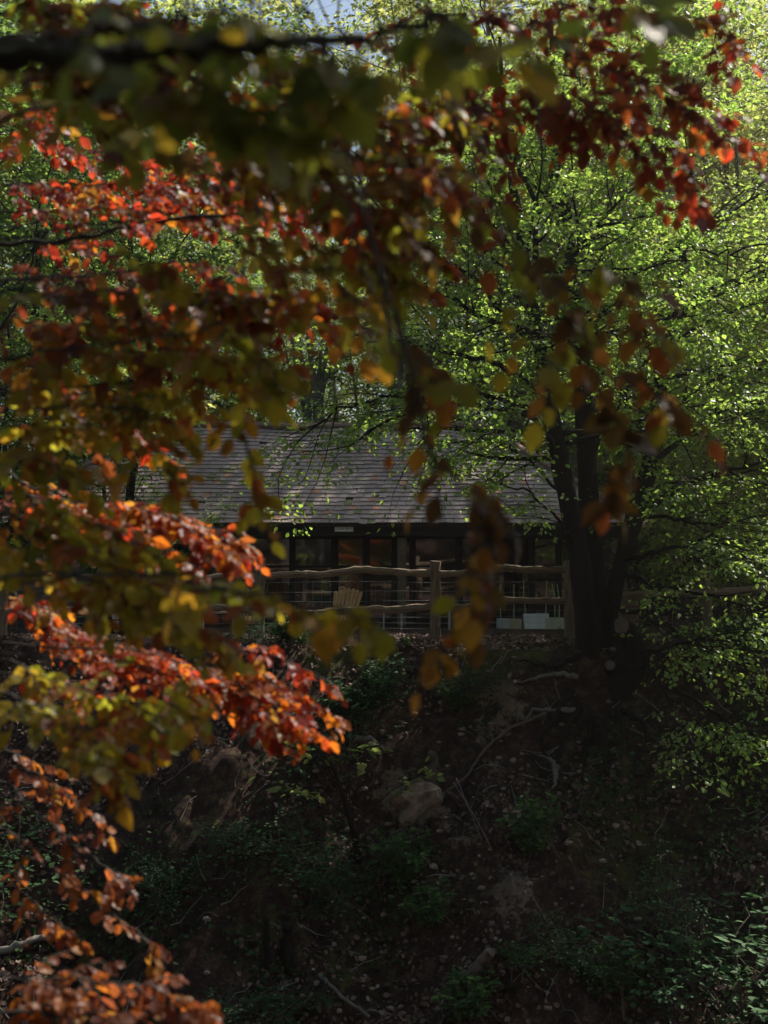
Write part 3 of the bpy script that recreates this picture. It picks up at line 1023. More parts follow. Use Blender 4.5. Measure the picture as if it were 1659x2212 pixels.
def leaf_cloud(mb, twigs, per, size, tmpls, c0, c1, spread=0.4, droop=0.25, upness=0.8, cvar=0.18, svar=0.3, gen=None):
    """leaves round twigs, in loose flat sprays; returns the raw records"""
    g = gen or rng
    A = np.array([tuple(a) for a, b in twigs]); B = np.array([tuple(b) for a, b in twigs])
    n = len(A) * per
    idx = np.repeat(np.arange(len(A)), per)
    d = unit(B - A)
    L = np.linalg.norm(B - A, axis=1)
    t = g.random(n) * 1.05
    lat = unit(np.cross(d, np.array([0, 0, 1.0])) + 1e-6)
    s = (g.random(n) - 0.5) * 2
    P = A[idx] + d[idx] * (t * L[idx])[:, None] + lat[idx] * (s * spread * L[idx])[:, None]
    P[:, 2] += g.normal(0, 0.07, n) * L[idx] - np.abs(s) * 0.1 * L[idx]
    ax = unit(d[idx] * 0.8 + lat[idx] * np.sign(s)[:, None] * 0.8 + np.array([0, 0, -droop]) + g.normal(0, 0.35, (n, 3)))
    nr = unit(np.array([0, 0, upness]) + g.normal(0, 0.36, (n, 3)))
    R = frames(ax, nr)
    S = size * (1 + svar * g.normal(0, 1, n)).clip(0.5, 1.7)
    k = g.random(len(A))[idx] * 0.6 + g.random(n) * 0.4
    C = np.array(c0)[None] * (1 - k[:, None]) + np.array(c1)[None] * k[:, None]
    C = np.clip(C * (1 + cvar * g.normal(0, 1, (n, 1))), 0.003, 0.8)
    which = g.integers(0, len(tmpls), n)
    rec = (P, R, S, C, which)
    if mb is not None:
        for w in range(len(tmpls)):
            m = which == w
            if m.any():
                scatter(mb, tmpls[w], R[m], S[m], P[m], C[m])
    return rec


G_WOOD = dict(max=3, seg=[9, 5, 3, 2], wob=[0.045, 0.16, 0.2, 0.2], up=[0.03, 0.05, 0.0, -0.06], taper=[0.2, 0.3, 0.4, 0.6], sides=[9, 5, 3, 3],
              n=[24, 7, 5], t0=[0.22, 0.2, 0.2], ang=[58, 50, 48], ratio=[0.33, 0.45, 0.55], rr=[0.36, 0.5, 0.6], short=[0.5, 0.4, 0.3],
              profile=lambda t: 0.45 + 0.95 * math.sin(min(1, (t - 0.05) * 1.1) * 2.6) * (1.15 - 0.6 * t))


def make_wood_tree(name, seed, h, r, bark, c0, c1, per, lsize, G, label, lean=0.0, cut=None):
    random.seed(seed)
    g = np.random.default_rng(seed)
    t = thing(name, label, 'tree', (0, 0, 0))
    mb = MB(); tw = []
    grow(mb, tw, Vector((0, 0, -0.4)), Vector((lean, 0, 1)).normalized(), h, r, 0, G)
    mb.build('trunk', M[bark], t, smooth=True)
    lb = MB()
    leaf_cloud(lb, tw, per, lsize, [DIAMOND], c0, c1, spread=0.55, gen=g)
    cr = lb.build('crown', M['green_foliage'], t)
    cr['kind'] = 'stuff'
    return t


GREEN_D = (0.05, 0.11, 0.02); GREEN_M = (0.16, 0.27, 0.045); GREEN_L = (0.4, 0.43, 0.13)
G_POLE = dict(G_WOOD); G_POLE.update(t0=[0.45, 0.2, 0.2], n=[18, 6, 5])
G_COP = dict(G_WOOD); G_COP.update(t0=[0.3, 0.2, 0.2], n=[14, 6, 5], wob=[0.09, 0.16, 0.2, 0.2])
G_LOW = dict(G_WOOD); G_LOW.update(t0=[0.06, 0.15, 0.2], n=[26, 7, 5], ratio=[0.36, 0.45, 0.55])

protos = [
    make_wood_tree('broadleaf_tree', 101, 19.0, 0.26, 'bark_brown', GREEN_M, GREEN_L, 18, 0.17, G_WOOD, 'x'),
    make_wood_tree('broadleaf_tree', 102, 17.0, 0.22, 'bark_grey', GREEN_M, GREEN_L, 18, 0.165, G_LOW, 'x'),
    make_wood_tree('pole_tree', 103, 21.0, 0.2, 'bark_grey', GREEN_M, GREEN_L, 18, 0.18, G_POLE, 'x', 0.06),
    make_wood_tree('broadleaf_tree', 104, 15.0, 0.2, 'bark_dark', GREEN_D, GREEN_M, 20, 0.16, G_LOW, 'x'),
    make_wood_tree('sapling_tree', 105, 7.5, 0.075, 'bark_brown', GREEN_M, GREEN_L, 10, 0.12, G_LOW, 'x', 0.05),
]
used = [False] * len(protos)
random.seed(12)


def plant(k, x, y, rz, s, label, group=None, name=None, dz=0.0):
    t = protos[k]
    if used[k]:
        t = copy_tree(protos[k])
    used[k] = True
    t.location = (x, y, hz(x, y) + dz)
    t.rotation_euler = (random.gauss(0, 0.02), random.gauss(0, 0.02), rz)
    t.scale = (s, s, s * random.uniform(0.94, 1.06))
    t['label'] = label
    if group: t['group'] = group
    elif 'group' in t: del t['group']
    if name: t.name = name
    return t


WOOD = 'trees of the wood behind the barn'
FARL = 'tall green broadleaf tree deep in the wood behind the barn'
MIDL = 'green broadleaf tree standing just behind the barn roof'
EDGEL = 'leafy tree on the rising slope right of the barn'
# behind the barn
for k, x, y, s in [(1, -13.5, 34, .95), (0, -9.4, 38, .9), (3, -6.0, 36, .62), (3, 2.2, 36, .7), (0, 6.8, 37, .95), (1, 12.2, 36, .72), (3, 16.5, 36, .75)]:
    plant(k, x, y, random.uniform(0, 6.28), s, MIDL, WOOD)
for k, x, y, s in [(0, -16, 45, 1.0), (2, -11.5, 46, 1.0), (1, -7, 47, .85), (2, -1.6, 49, .8), (0, 4.4, 46, .95), (1, 9.0, 46, .95), (0, 14.4, 47, .95), (1, 19, 46, 1.0),
                   (1, -21, 60, 1.1), (0, -15, 62, 1.0), (3, -9.5, 58, 1.1), (0, -4, 63, .85), (1, 1.5, 62, .9), (2, 6.5, 60, 1.05), (0, 12, 62, 1.05), (1, 18, 60, 1.1), (3, 24, 61, 1.2),
                   (1, -28, 82, 1.1), (0, -18, 84, 1.1), (1, -10, 80, 1.0), (3, -3, 84, 1.0), (0, 4, 82, 1.0), (1, 11, 85, 1.1), (0, 19, 82, 1.1), (1, 27, 85, 1.2)]:
    plant(k, x, y, random.uniform(0, 6.28), s, FARL, WOOD)
for k, x, y, s in [(0, 3.6, 33.6, .9), (2, 7.9, 33.4, .9), (0, 10.6, 37.0, .8), (2, 0.3, 34.2, .85)]:
    plant(k, x, y, random.uniform(0, 6.28), s, MIDL, WOOD)
for k, x, y, s in [(3, -11, 35.5, .6), (3, -3.6, 38.5, .55), (1, -0.4, 38, .5), (3, 4.5, 38.5, .62), (3, 9.4, 39, .7), (1, 13.6, 39, .7), (3, -8.0, 41.5, .7), (1, 2.6, 42.5, .6), (3, 7, 42, .75), (3, -14.5, 39, .7)]:
    plant(k, x, y, random.uniform(0, 6.28), s, 'lower leafy tree filling the gap under the tall trees behind the barn', 'understory trees behind the barn')
# closer, each told apart
plant(3, -8.6, 24.5, 1.2, 0.75, 'dark green bushy tree close against the open left end of the barn')
plant(3, -5.3, 23.4, 2.9, .36, 'low dark bushy tree hiding the left end of the tiled roof')
plant(3, -9.4, 29.5, 0.9, .95, 'dark green tree behind the red leaves, beyond the left end of the barn')
plant(3, -6.8, 33.6, 4.9, .92, 'dense dark green tree right behind the left end of the barn roof')
plant(1, -13.5, 27.5, 2.2, 0.8, 'broad green tree beyond the left end of the fence')
plant(1, 12.6, 26.5, 0.4, 0.62, EDGEL, 'trees on the slope right of the barn')
plant(0, 15.4, 30.5, 3.4, 0.75, EDGEL, 'trees on the slope right of the barn')
plant(4, 8.1, 24.2, 1.0, 1.0, 'slender leafy sapling nearest the fence right of the maple', 'saplings on the slope')
plant(4, 9.9, 23.4, 2.6, 0.85, 'small sapling with bright leaves rooted by the far right fence post', 'saplings on the slope')
plant(4, 7.4, 27.6, 4.1, 1.0, 'sapling by the corner of the barn roof, in front of the birch', 'saplings on the slope')
plant(4, 10.6, 28.2, 5.3, 1.1, 'sapling half way up the leaf strewn slope', 'saplings on the slope')
for k, x, y, s, lab in [(4, 6.4, 30.5, .9, 'bright sapling behind the corner of the barn, high on the slope'), (4, 9.2, 31.5, 1.1, 'tall sapling topping the slope behind the birch'),
                        (4, 12.2, 23.8, 1.0, 'sapling at the far right beyond the last fence post'), (4, 6.5, 22.6, .62, 'low bright sapling just behind the rail right of the maple'),
                        (4, 8.0, 21.6, .55, 'short sapling by the rail at the right edge')]:
    plant(k, x, y, random.uniform(0, 6.28), s, lab, 'saplings on the slope')
# wood on the near side of the gully, mirrored in the glazing
for k, x, y, s in [(3, -8, -5, 1.0), (1, -3.2, -6, .9), (3, 4.2, -6, 1.0), (3, 9, -4, 1.1), (1, 0.6, -11, 1.0), (3, 8, -12, 1.2), (1, -9, -12, 1.1), (3, -4, -16, 1.2), (3, 4, -17, 1.2), (1, 15, -10, 1.1), (1, -15, -8, 1.1)]:
    plant(k, x, y, random.uniform(0, 6.28), s, 'broadleaf tree on the near side of the gully, mirrored in the barn glazing', 'trees mirrored in the glazing')


def trunk_thing(name, label, cat, stems, bark, twig=0, leafy=0, group=None):
    """a bare or thinly leaved tree given by its stems [(points, r0, r1), ...]"""
    P0 = stems[0][0][0]
    t = thing(name, label, cat, tuple(P0), group)
    tw = []
    for i, (pts, r0, r1) in enumerate(stems):
        mb = MB()
        P = catmull(pts, 4)
        mb.tube(P, np.linspace(r0, r1, len(P)), 8, lump=0.06, cap=True)
        for k in range(twig):
            a = random.randint(len(P) // 3, len(P) - 2)
            d = Vector((random.gauss(0, 1), random.gauss(0, 0.7), random.uniform(0.2, 1.2))).normalized()
            L = random.uniform(0.8, 2.0)
            b = Vector(P[a]); m = b + d * L * 0.5 + Vector((0, 0, 0.1)); e = b + d * L
            mb.tube([b, m, e], [r1 * 0.5, r1 * 0.35, 0.008], 4, cap=False)
            tw.append((m, e))
        mb.build('trunk' if i == 0 else 'stem', M[bark], t, smooth=True)
    if leafy and tw:
        lb = MB(); leaf_cloud(lb, tw, leafy, 0.12, SMALL, GREEN_M, GREEN_L, spread=0.5)
        o = lb.build('crown', M['green_foliage'], t); o['kind'] = 'stuff'
    return t


def G0(dx, Y):
    p = at(dx, 1200, Y)
    return Vector((p.x, Y, hz(p.x, Y) - 0.2))


# pale fanned coppice stems and leaning trunks seen over the roof
Y = 35.0
b0 = G0(690, Y)
stems = [([b0, at(684, 900, Y), at(676, 820, Y), at(668, 740, Y), at(655, 600, Y)], 0.13, 0.05)]
for a, c in ((655, 690), (640, 620), (690, 700), (700, 690), (712, 720), (628, 700)):
    stems.append(([b0 + Vector(((a - 670) * 0.004, 0.05, 0)), at(676 + (a - 670) * 0.4, 900, Y + .1), at(a, 800, Y + .2), at(a + (a - 676) * 0.6, c, Y + .3)], 0.085, 0.035))
trunk_thing('coppiced_tree', 'cluster of pale bare coppice stems fanning out above the barn ridge', 'tree', stems, 'bark_grey', 2, 5)
Y = 33.5
trunk_thing('leaning_tree', 'grey trunk leaning left behind the roof, left of the fanned pale stems', 'tree',
            [([G0(640, Y), at(612, 925, Y), at(590, 870, Y), at(572, 800, Y), at(545, 700, Y), at(520, 560, Y)], 0.2, 0.08),
             ([at(590, 870, Y), at(560, 835, Y), at(535, 805, Y), at(500, 760, Y)], 0.09, 0.03)], 'bark_grey', 5, 10)
Y = 33.0
trunk_thing('grey_trunk_tree', 'stout grey barked tree right behind the maple stems and the hipped roof end', 'tree',
            [([G0(1238, Y), at(1236, 1000, Y), at(1232, 900, Y), at(1228, 780, Y), at(1240, 560, Y), at(1236, 300, Y)], 0.27, 0.12)], 'bark_grey', 4, 8)
Y = 31.0
trunk_thing('birch_tree', 'slim white barked birch leaning on the slope right of the maple', 'tree',
            [([G0(1512, Y), at(1502, 1120, Y), at(1493, 1040, Y), at(1482, 985, Y), at(1470, 930, Y), at(1455, 800, Y), at(1450, 600, Y), at(1462, 350, Y)], 0.085, 0.035)], 'bark_birch', 5, 18)
Y = 30.0
trunk_thing('brown_trunk_tree', 'thin brown trunk with a snapped side stem near the right edge', 'tree',
            [([G0(1625, Y), at(1622, 940, Y), at(1614, 850, Y), at(1610, 800, Y), at(1600, 600, Y), at(1590, 300, Y)], 0.1, 0.05)], 'bark_brown', 5, 14)
Y = 38.0
for dx, top, lab in ((1485, 300, 'straight dark trunk rising among bright leaves far right of the maple'), (1300, 380, 'straight dark trunk behind the upper stems of the maple'),
                     (960, 620, 'straight thin trunk behind the middle of the barn ridge'), (850, 700, 'thin grey trunk behind the barn ridge, right of the fanned pale stems')):
    trunk_thing('trunk_tree', lab, 'tree', [([G0(dx, Y), at(dx + 4, 900, Y), at(dx - 3, 700, Y), at(dx + 5, top, Y), at(dx, top - 300, Y)], 0.17, 0.08)], 'bark_brown', 5, 12)
Y = 22.6
trunk_thing('small_dark_tree', 'small dark forked tree in front of the left end of the barn roof', 'tree',
            [([G0(268, Y), at(272, 1200, Y), at(282, 1060, Y), at(290, 1010, Y), at(302, 960, Y), at(312, 900, Y), at(330, 800, Y)], 0.1, 0.04),
             ([at(290, 1010, Y), at(281, 985, Y), at(270, 960, Y), at(240, 900, Y)], 0.05, 0.02)], 'bark_dark', 14, 60)


# ------------------------------------------------------------------ the maple on the bank edge
random.seed(31)
MAP0 = Vector((at(1290, 1430, 19.0).x, 19.0, hz(at(1290, 1430, 19.0).x, 19.0)))
maple = thing('maple_tree', 'large dark several stemmed maple on the lip of the bank in fresh green leaf', 'tree', tuple(MAP0))


def ctl(*p):
    return [at(dx, dy, Y) for dx, dy, Y in p]


stems = [
    (ctl((1274, 1540, 19.0), (1272, 1465, 19.15), (1270, 1390, 19.15), (1263, 1300, 19.05), (1247, 1180, 19.0), (1227, 1080, 18.95), (1208, 990, 18.9), (1186, 880, 18.8), (1168, 760, 18.6), (1140, 600, 18.3), (1112, 430, 18.0), (1090, 280, 17.8), (1080, 80, 17.6)), [0.22, 0.21, 0.195, 0.18, 0.165, 0.155, 0.155, 0.14, 0.11, 0.085, 0.065, 0.045, 0.025]),
    (ctl((1296, 1540, 19.1), (1292, 1450, 19.25), (1285, 1300, 19.3), (1274, 1140, 19.3), (1268, 1000, 19.35), (1262, 860, 19.3), (1246, 740, 19.25), (1236, 620, 19.2), (1228, 480, 19.2), (1205, 350, 19.2), (1195, 200, 19.2), (1190, 20, 19.2)), [0.22, 0.205, 0.19, 0.175, 0.16, 0.165, 0.14, 0.115, 0.09, 0.07, 0.05, 0.03]),
    (ctl((1316, 1540, 19.1), (1312, 1420, 19.25), (1320, 1310, 19.2), (1345, 1210, 19.25), (1372, 1110, 19.3), (1402, 1015, 19.4), (1418, 920, 19.5), (1428, 820, 19.6), (1450, 700, 19.7), (1475, 560, 19.9), (1490, 380, 20.1), (1500, 160, 20.3)), [0.17, 0.155, 0.14, 0.13, 0.155, 0.14, 0.13, 0.11, 0.09, 0.07, 0.05, 0.03]),
]
limbs = [
    (ctl((1150, 900, 18.3), (1010, 870, 17.2), (860, 860, 16.6), (730, 890, 16.3), (630, 960, 16.2)), .035, .01),
    (ctl((1372, 1110, 19.3), (1440, 1120, 18.8), (1540, 1130, 18.3), (1690, 1110, 18.0)), .04, .012),
    (ctl((1345, 1240, 19.2), (1430, 1270, 18.5), (1540, 1290, 18.0), (1690, 1330, 17.6)), .04, .012),
    (ctl((1312, 1420, 19.2), (1420, 1400, 18.3), (1540, 1380, 17.8), (1690, 1380, 17.4)), .04, .012),
    (ctl((1400, 1440, 18.0), (1480, 1540, 17.3), (1560, 1600, 17.0), (1640, 1660, 16.8)), .025, .008),
    (ctl((1262, 860, 19.3), (1205, 745, 18.6), (1090, 700, 18.0), (980, 650, 17.6), (880, 590, 17.2)), .055, .015),
    (ctl((1168, 760, 18.6), (1060, 640, 18.2), (960, 560, 17.6), (890, 530, 17.0)), .05, .012),
    (ctl((1208, 990, 18.9), (1150, 900, 18.3), (1060, 860, 17.6), (960, 850, 17.0), (860, 900, 16.5), (740, 960, 16.3)), .06, .014),
    (ctl((1186, 880, 18.8), (1100, 800, 18.2), (1000, 770, 17.4), (880, 740, 17.0), (740, 690, 16.8)), .05, .012),
    (ctl((1140, 600, 18.3), (1060, 470, 18.0), (1000, 420, 17.6), (900, 380, 17.4)), .045, .012),
    (ctl((1246, 740, 19.25), (1340, 650, 19.6), (1420, 567, 19.8), (1492, 510, 20.0), (1545, 474, 20.2), (1680, 400, 20.6)), .06, .02),
    (ctl((1420, 567, 19.8), (1468, 534, 19.2), (1564, 546, 18.6), (1680, 528, 18.2)), .03, .012),
    (ctl((1155, 640, 18.5), (1155, 440, 18.6), (1114, 342, 18.8), (1080, 200, 19.0)), .055, .015),
    (ctl((1228, 480, 19.2), (1190, 420, 19.4), (1215, 300, 19.6), (1260, 160, 19.8)), .045, .015),
    (ctl((1372, 1110, 19.3), (1450, 1060, 18.6), (1550, 1030, 18.0), (1690, 985, 17.4)), .06, .02),
    (ctl((1402, 1015, 19.4), (1500, 930, 20.2), (1600, 900, 21.0), (1720, 880, 21.6)), .05, .015),
    (ctl((1268, 1000, 19.35), (1330, 880, 19.8), (1400, 780, 20.4), (1520, 700, 21.0), (1640, 650, 21.4)), .05, .015),
    (ctl((1428, 820, 19.6), (1515, 798, 19.0), (1600, 797, 18.6), (1700, 793, 18.2)), .04, .015),
    (ctl((1345, 1210, 19.25), (1420, 1190, 18.6), (1520, 1170, 18.0), (1640, 1200, 17.6)), .045, .012),
    (ctl((1320, 1310, 19.2), (1400, 1330, 18.5), (1480, 1380, 17.9), (1580, 1420, 17.4), (1680, 1440, 17.0)), .045, .012),
    (ctl((1310, 1450, 18.9), (1400, 1440, 18.0), (1490, 1500, 17.4), (1570, 1560, 17.0), (1680, 1650, 16.8)), .04, .01),
    (ctl((1450, 700, 19.7), (1540, 620, 20.2), (1640, 600, 20.8), (1720, 560, 21.2)), .04, .012),
    (ctl((1247, 1180, 19.0), (1200, 1120, 18.4), (1130, 1060, 18.0), (1060, 1040, 17.7)), .03, .01),
    (ctl((1226, 1080, 18.95), (1150, 1000, 19.2), (1080, 960, 19.4), (1000, 960, 19.6)), .03, .01),
]
tw = []
G_MAP = dict(max=2, seg=[6, 4, 2], wob=[0.12, 0.16, 0.2], up=[0.0, -0.02, -0.04], taper=[0.3, 0.35, 0.5], sides=[5, 4, 3], n=[6, 5], t0=[0.15, 0.15],
             ang=[50, 48], ratio=[0.5, 0.55], rr=[0.55, 0.6], short=[0.4, 0.3], flat=True)
for i, (c, rr) in enumerate(stems):
    P = catmull(c, 4)
    R = np.interp(np.linspace(0, 1, len(P)), np.linspace(0, 1, len(rr)), rr)
    mb = MB(); mb.tube(P, R, 12, lump=0.07)
    br = MB()
    for k in range(16):
        a = random.randint(int(len(P) * 0.5), len(P) - 2)
        d = Vector((random.gauss(0, 1), random.gauss(0, 1), random.uniform(-0.1, 0.9))).normalized()
        grow(br, tw, Vector(P[a]), d, random.uniform(1.6, 2.8), max(0.015, R[a] * 0.35), 0, G_MAP)
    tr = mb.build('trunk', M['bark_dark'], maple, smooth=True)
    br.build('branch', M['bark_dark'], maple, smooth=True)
for c, r0, r1 in limbs:
    P = catmull(c, 5)
    P[1:] += rng.normal(0, 0.03, P[1:].shape)
    mb = MB(); mb.tube(P, np.linspace(r0, r1, len(P)), 7, lump=0.06)
    L = np.linalg.norm(np.diff(P, axis=0), axis=1).sum()
    n = int(L * (3.0 if P[-1][0] < 0.2 and P[-1][2] < 4.2 else (2.3 if P[-1][2] < 1.4 else 3.2)))
    for k in range(n):
        a = random.randint(int(len(P) * 0.22), len(P) - 2)
        T = Vector(unit(P[a + 1] - P[a])); side = T.cross(Vector((0, 0, 1))).normalized() * (1 if k % 2 else -1)
        d = (T * 0.7 + side * 0.8 + Vector((0, 0, random.gauss(-0.02, 0.25)))).normalized()
        grow(mb, tw, Vector(P[a]), d, random.uniform(0.9, 1.9), max(0.01, r1), 1, G_MAP)
    tw.append((Vector(P[-2]), Vector(P[-1])))
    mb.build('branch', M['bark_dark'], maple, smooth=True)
# upper crown above the frame
for k in range(8):
    p = Vector((random.uniform(0.5, 9.5), random.uniform(16.8, 21.5), random.uniform(9.0, 13.0)))
    mbx = None
    grow(br, tw, p, Vector((random.gauss(0, 1), random.gauss(0, 1), 0.2)).normalized(), 2.2, 0.02, 0, G_MAP)


def leaves_with_parts(rec, tmpls, meshes, mat, parent, n_solo, name='foliage', branch_of=None, min_dep=0.5):
    P, R, S, C, which = rec
    u, v, dep = project(P)
    size = S / dep
    vis = (u > -5) & (u < 773) & (v > -5) & (v < 1029) & (dep > min_dep)
    order = np.argsort(-(size * vis))
    solo = order[:min(n_solo, int(vis.sum()))]
    m = np.ones(len(P), bool); m[solo] = False
    for k in solo:
        par = parent if branch_of is None else branch_of[k]
        o = link('leaf', meshes[which[k]], par)
        M4 = Matrix(R[k].tolist()).to_4x4()
        o.matrix_basis = Matrix.Translation(Vector(P[k]) - root_loc(par)) @ M4 @ Matrix.Scale(float(S[k]), 4)
        o.color = (*C[k], 1)
    mb = MB()
    for w in range(len(tmpls)):
        s = m & (which == w)
        if s.any():
            scatter(mb, tmpls[w], R[s], S[s], P[s], C[s])
    o = mb.build(name, M[mat], parent)
    o['kind'] = 'stuff'
    return o


rec = leaf_cloud(None, tw, 17, 0.066, SMALL, (.12, .26, .035), (.27, .38, .07), spread=0.5, droop=0.35, upness=0.8)
leaves_with_parts(rec, SMALL, SMALL_ME, 'green_foliage', maple, 200)
print('maple twigs', len(tw))

# pollarded stub with sawn faces, beside the trunk
st = MB(); P = catmull(ctl((1330, 1560, 18.75), (1345, 1480, 18.8), (1362, 1430, 18.75), (1364, 1390, 18.7), (1350, 1360, 18.5)), 4)
st.tube(P, np.interp(np.linspace(0, 1, len(P)), [0, .3, .7, 1], [.28, .27, .24, .15]), 11, lump=0.08)
stub = st.build('stub', M['bark_dark'], maple, smooth=True)
for dx, dy, Y, r in ((1341, 1352, 18.43, .135), (1318, 1437, 18.42, .085)):
    p = at(dx, dy, Y); d = Vector((-0.35, -1, 0.35)).normalized()
    mb = MB(); mb.tube([p + Vector((0.06, 0.3, -0.1)), p], [r * 1.15, r], 11, lump=0.05); mb.build('cut_limb', M['bark_dark'], maple, smooth=True)
    mb = MB(); mb.tube([p - d * 0.004, p + d * 0.012], [r * 0.93, r * 0.9], 11, lump=0.06); mb.build('sawn_face', M['sawn_wood'], maple)
# roots down the bank
rp = [((1250, 1420), (1210, 1440), (1170, 1445), (1120, 1430)), ((1245, 1470), (1200, 1462), (1155, 1468), (1120, 1480)), ((1240, 1540), (1190, 1538), (1150, 1545), (1130, 1575)),
      ((1255, 1530), (1225, 1580), (1210, 1630), (1200, 1665)), ((1280, 1560), (1265, 1620), (1255, 1690)), ((1300, 1560), (1310, 1630), (1290, 1700)), ((1330, 1540), (1345, 1590), (1320, 1640), (1280, 1670)),
      ((1340, 1540), (1390, 1570), (1400, 1620)), ((1230, 1500), (1195, 1560), (1170, 1600), (1180, 1650)), ((1200, 1665), (1190, 1650), (1165, 1640)), ((1200, 1665), (1198, 1690), (1192, 1710))]
for k, path in enumerate(rp):
    pts = [ground_hit(*q) for q in path]
    pts = [p + Vector((0, -0.05, 0.03)) for p in pts]
    P = catmull(pts, 5); P = P + rng.normal(0, 0.015, P.shape)
    mb = MB(); mb.tube(P, np.linspace(0.05 if k not in (3, 8) else 0.06, 0.014, len(P)), 7, lump=0.15)
    mb.build('root', M['root' if k in (1, 2, 9, 10) else 'bark_dark'], maple, smooth=True)


# ------------------------------------------------------------------ ground cover on the bank
def litter():
    n = 90000
    x = rng.uniform(-8.5, 10.5, n); y = np.where(rng.random(n) < 0.6, rng.uniform(13.2, 20.5, n), rng.uniform(20.5, 34, n))
    x = np.where(y > 21, 5.4 + (x + 8.5) * 0.5, x)
    dens = 0.34 + 2.3 * fbm(x * 0.8, y * 1.1, 63, 4) + 0.5 * np.exp(-((y - 19.6) / 0.7) ** 2) + 0.5 * sstep(5.5, 7, x) * sstep(20, 22, y)
    k = rng.random(n) < dens
    k &= ~((y > 21.5) & (x < 5.6) & (x > -9))
    x, y = x[k], y[k]; n = len(x)
    z = H(x, y)
    e = 0.05
    nrm = unit(np.stack([-(H(x + e, y) - H(x - e, y)) / (2 * e), -(H(x, y + e) - H(x, y - e)) / (2 * e), np.ones(n)], -1))
    P = np.stack([x, y, z], -1) + nrm * rng.uniform(0.004, 0.03, (n, 1))
    ax = unit(rng.normal(0, 1, (n, 3)))
    R = frames(ax, nrm + rng.normal(0, 0.35, (n, 3)))
    t = rng.random((n, 1)) ** 1.6
    C = np.array([0.06, 0.034, 0.025]) * (1 - t) + np.array([0.24, 0.155, 0.12]) * t
    pale = rng.random((n, 1)) < 0.025
    C = np.where(pale, np.array([0.34, 0.27, 0.24]), C)
    mb = MB()
    w = rng.integers(0, 3, n)
    for j in range(3):
        m = w == j
        scatter(mb, SMALL[j], R[m], rng.uniform(0.045, 0.1, m.sum()), P[m], C[m])
    o = mb.build('leaf_litter', M['litter'])
    tag(o, 'dry brown fallen leaves strewn over the bank and terrace edge', kind='stuff')


litter()


def twigs_on_bank():
    mb = MB()
    for k in range(420):
        x = random.uniform(-7.5, 8.5); y = random.uniform(13.8, 19.6)
        a = random.uniform(0, math.pi); L = random.uniform(0.12, 0.6)
        P = []
        for j in range(4):
            xx = x + math.cos(a) * L * (j / 3 - .5) + random.gauss(0, .012); yy = y + math.sin(a) * L * (j / 3 - .5) * .6
            P.append((xx, yy, hz(xx, yy) + random.uniform(0.015, 0.05)))
        r = random.uniform(0.004, 0.011)
        mb.tube(P, np.linspace(r, r * .5, 4), 4, cap=False)
    o = mb.build('twig_litter', M['bark_grey'])
    tag(o, 'dead twigs lying scattered over the bank', kind='stuff')
    mb = MB()
    bm = bmesh.new(); bmesh.ops.create_icosphere(bm, subdivisions=1, radius=1)
    bv = np.array([v.co[:] for v in bm.verts]); bt = np.array([[v.index for v in f.verts] for f in bm.faces]); bm.free()
    for k in range(260):
        x = random.gauss(1.2, 2.6); y = random.uniform(14, 19.2)
        r = random.uniform(0.015, 0.05)
        V = bv * (1 + rng.normal(0, .18, bv.shape)) * np.array([r * 1.3, r, r * .8]) + np.array([x, y, hz(x, y) + r * .3])
        mb.add(V, None, bt)
    o = mb.build('rubble', M['stone'])
    tag(o, 'small stones crumbling out of the earth of the bank', kind='stuff')


twigs_on_bank()


def ground_cover():
    """low ivy and herb carpet in patches"""
    mb = MB(); P = []
    spots = []
    for k in range(230):
        x = random.uniform(-7, 9); y = random.uniform(13.6, 18.5)
        if vnoise(np.array([x * 0.6]), np.array([y * 0.6]), 91)[0] > 0.02:
            spots.append((x, y, random.uniform(0.15, 0.4)))
    A = []; S = []; C = []
    for x, y, r in spots:
        m = int(70 * r / 0.3)
        xx = x + rng.normal(0, r, m); yy = y + rng.normal(0, r * 0.7, m)
        A.append(np.stack([xx, yy, H(xx, yy) + rng.uniform(0.02, 0.22, m) * r * 2], -1))
        c = np.array([0.035, 0.07, 0.018]) * random.uniform(0.7, 1.6)
        C.append(np.clip(c * (1 + rng.normal(0, 0.3, (m, 1))), 0.004, 1))
    P = np.vstack(A); C = np.vstack(C); n = len(P)
    R = frames(rng.normal(0, 1, (n, 3)) * [1, 1, 0.4], np.array([0, -0.5, 0.8]) + rng.normal(0, 0.4, (n, 3)))
    w = rng.integers(0, 3, n)
    for j in range(3):
        m = w == j
        scatter(mb, SMALL[j], R[m], rng.uniform(0.05, 0.1, m.sum()), P[m], C[m])
    o = mb.build('ground_cover', M['shrub_foliage'])
    tag(o, 'low dark green ivy and herbs creeping over the bank', kind='stuff')


ground_cover()
G_SHR = dict(max=2, seg=[4, 3, 2], wob=[0.15, 0.2, 0.2], up=[0.08, 0.05, 0.0], taper=[0.4, 0.4, 0.6], sides=[5, 4, 3], n=[7, 5], t0=[0.2, 0.2],
             ang=[42, 45], ratio=[0.55, 0.55], rr=[0.6, 0.6], short=[0.3, 0.3])


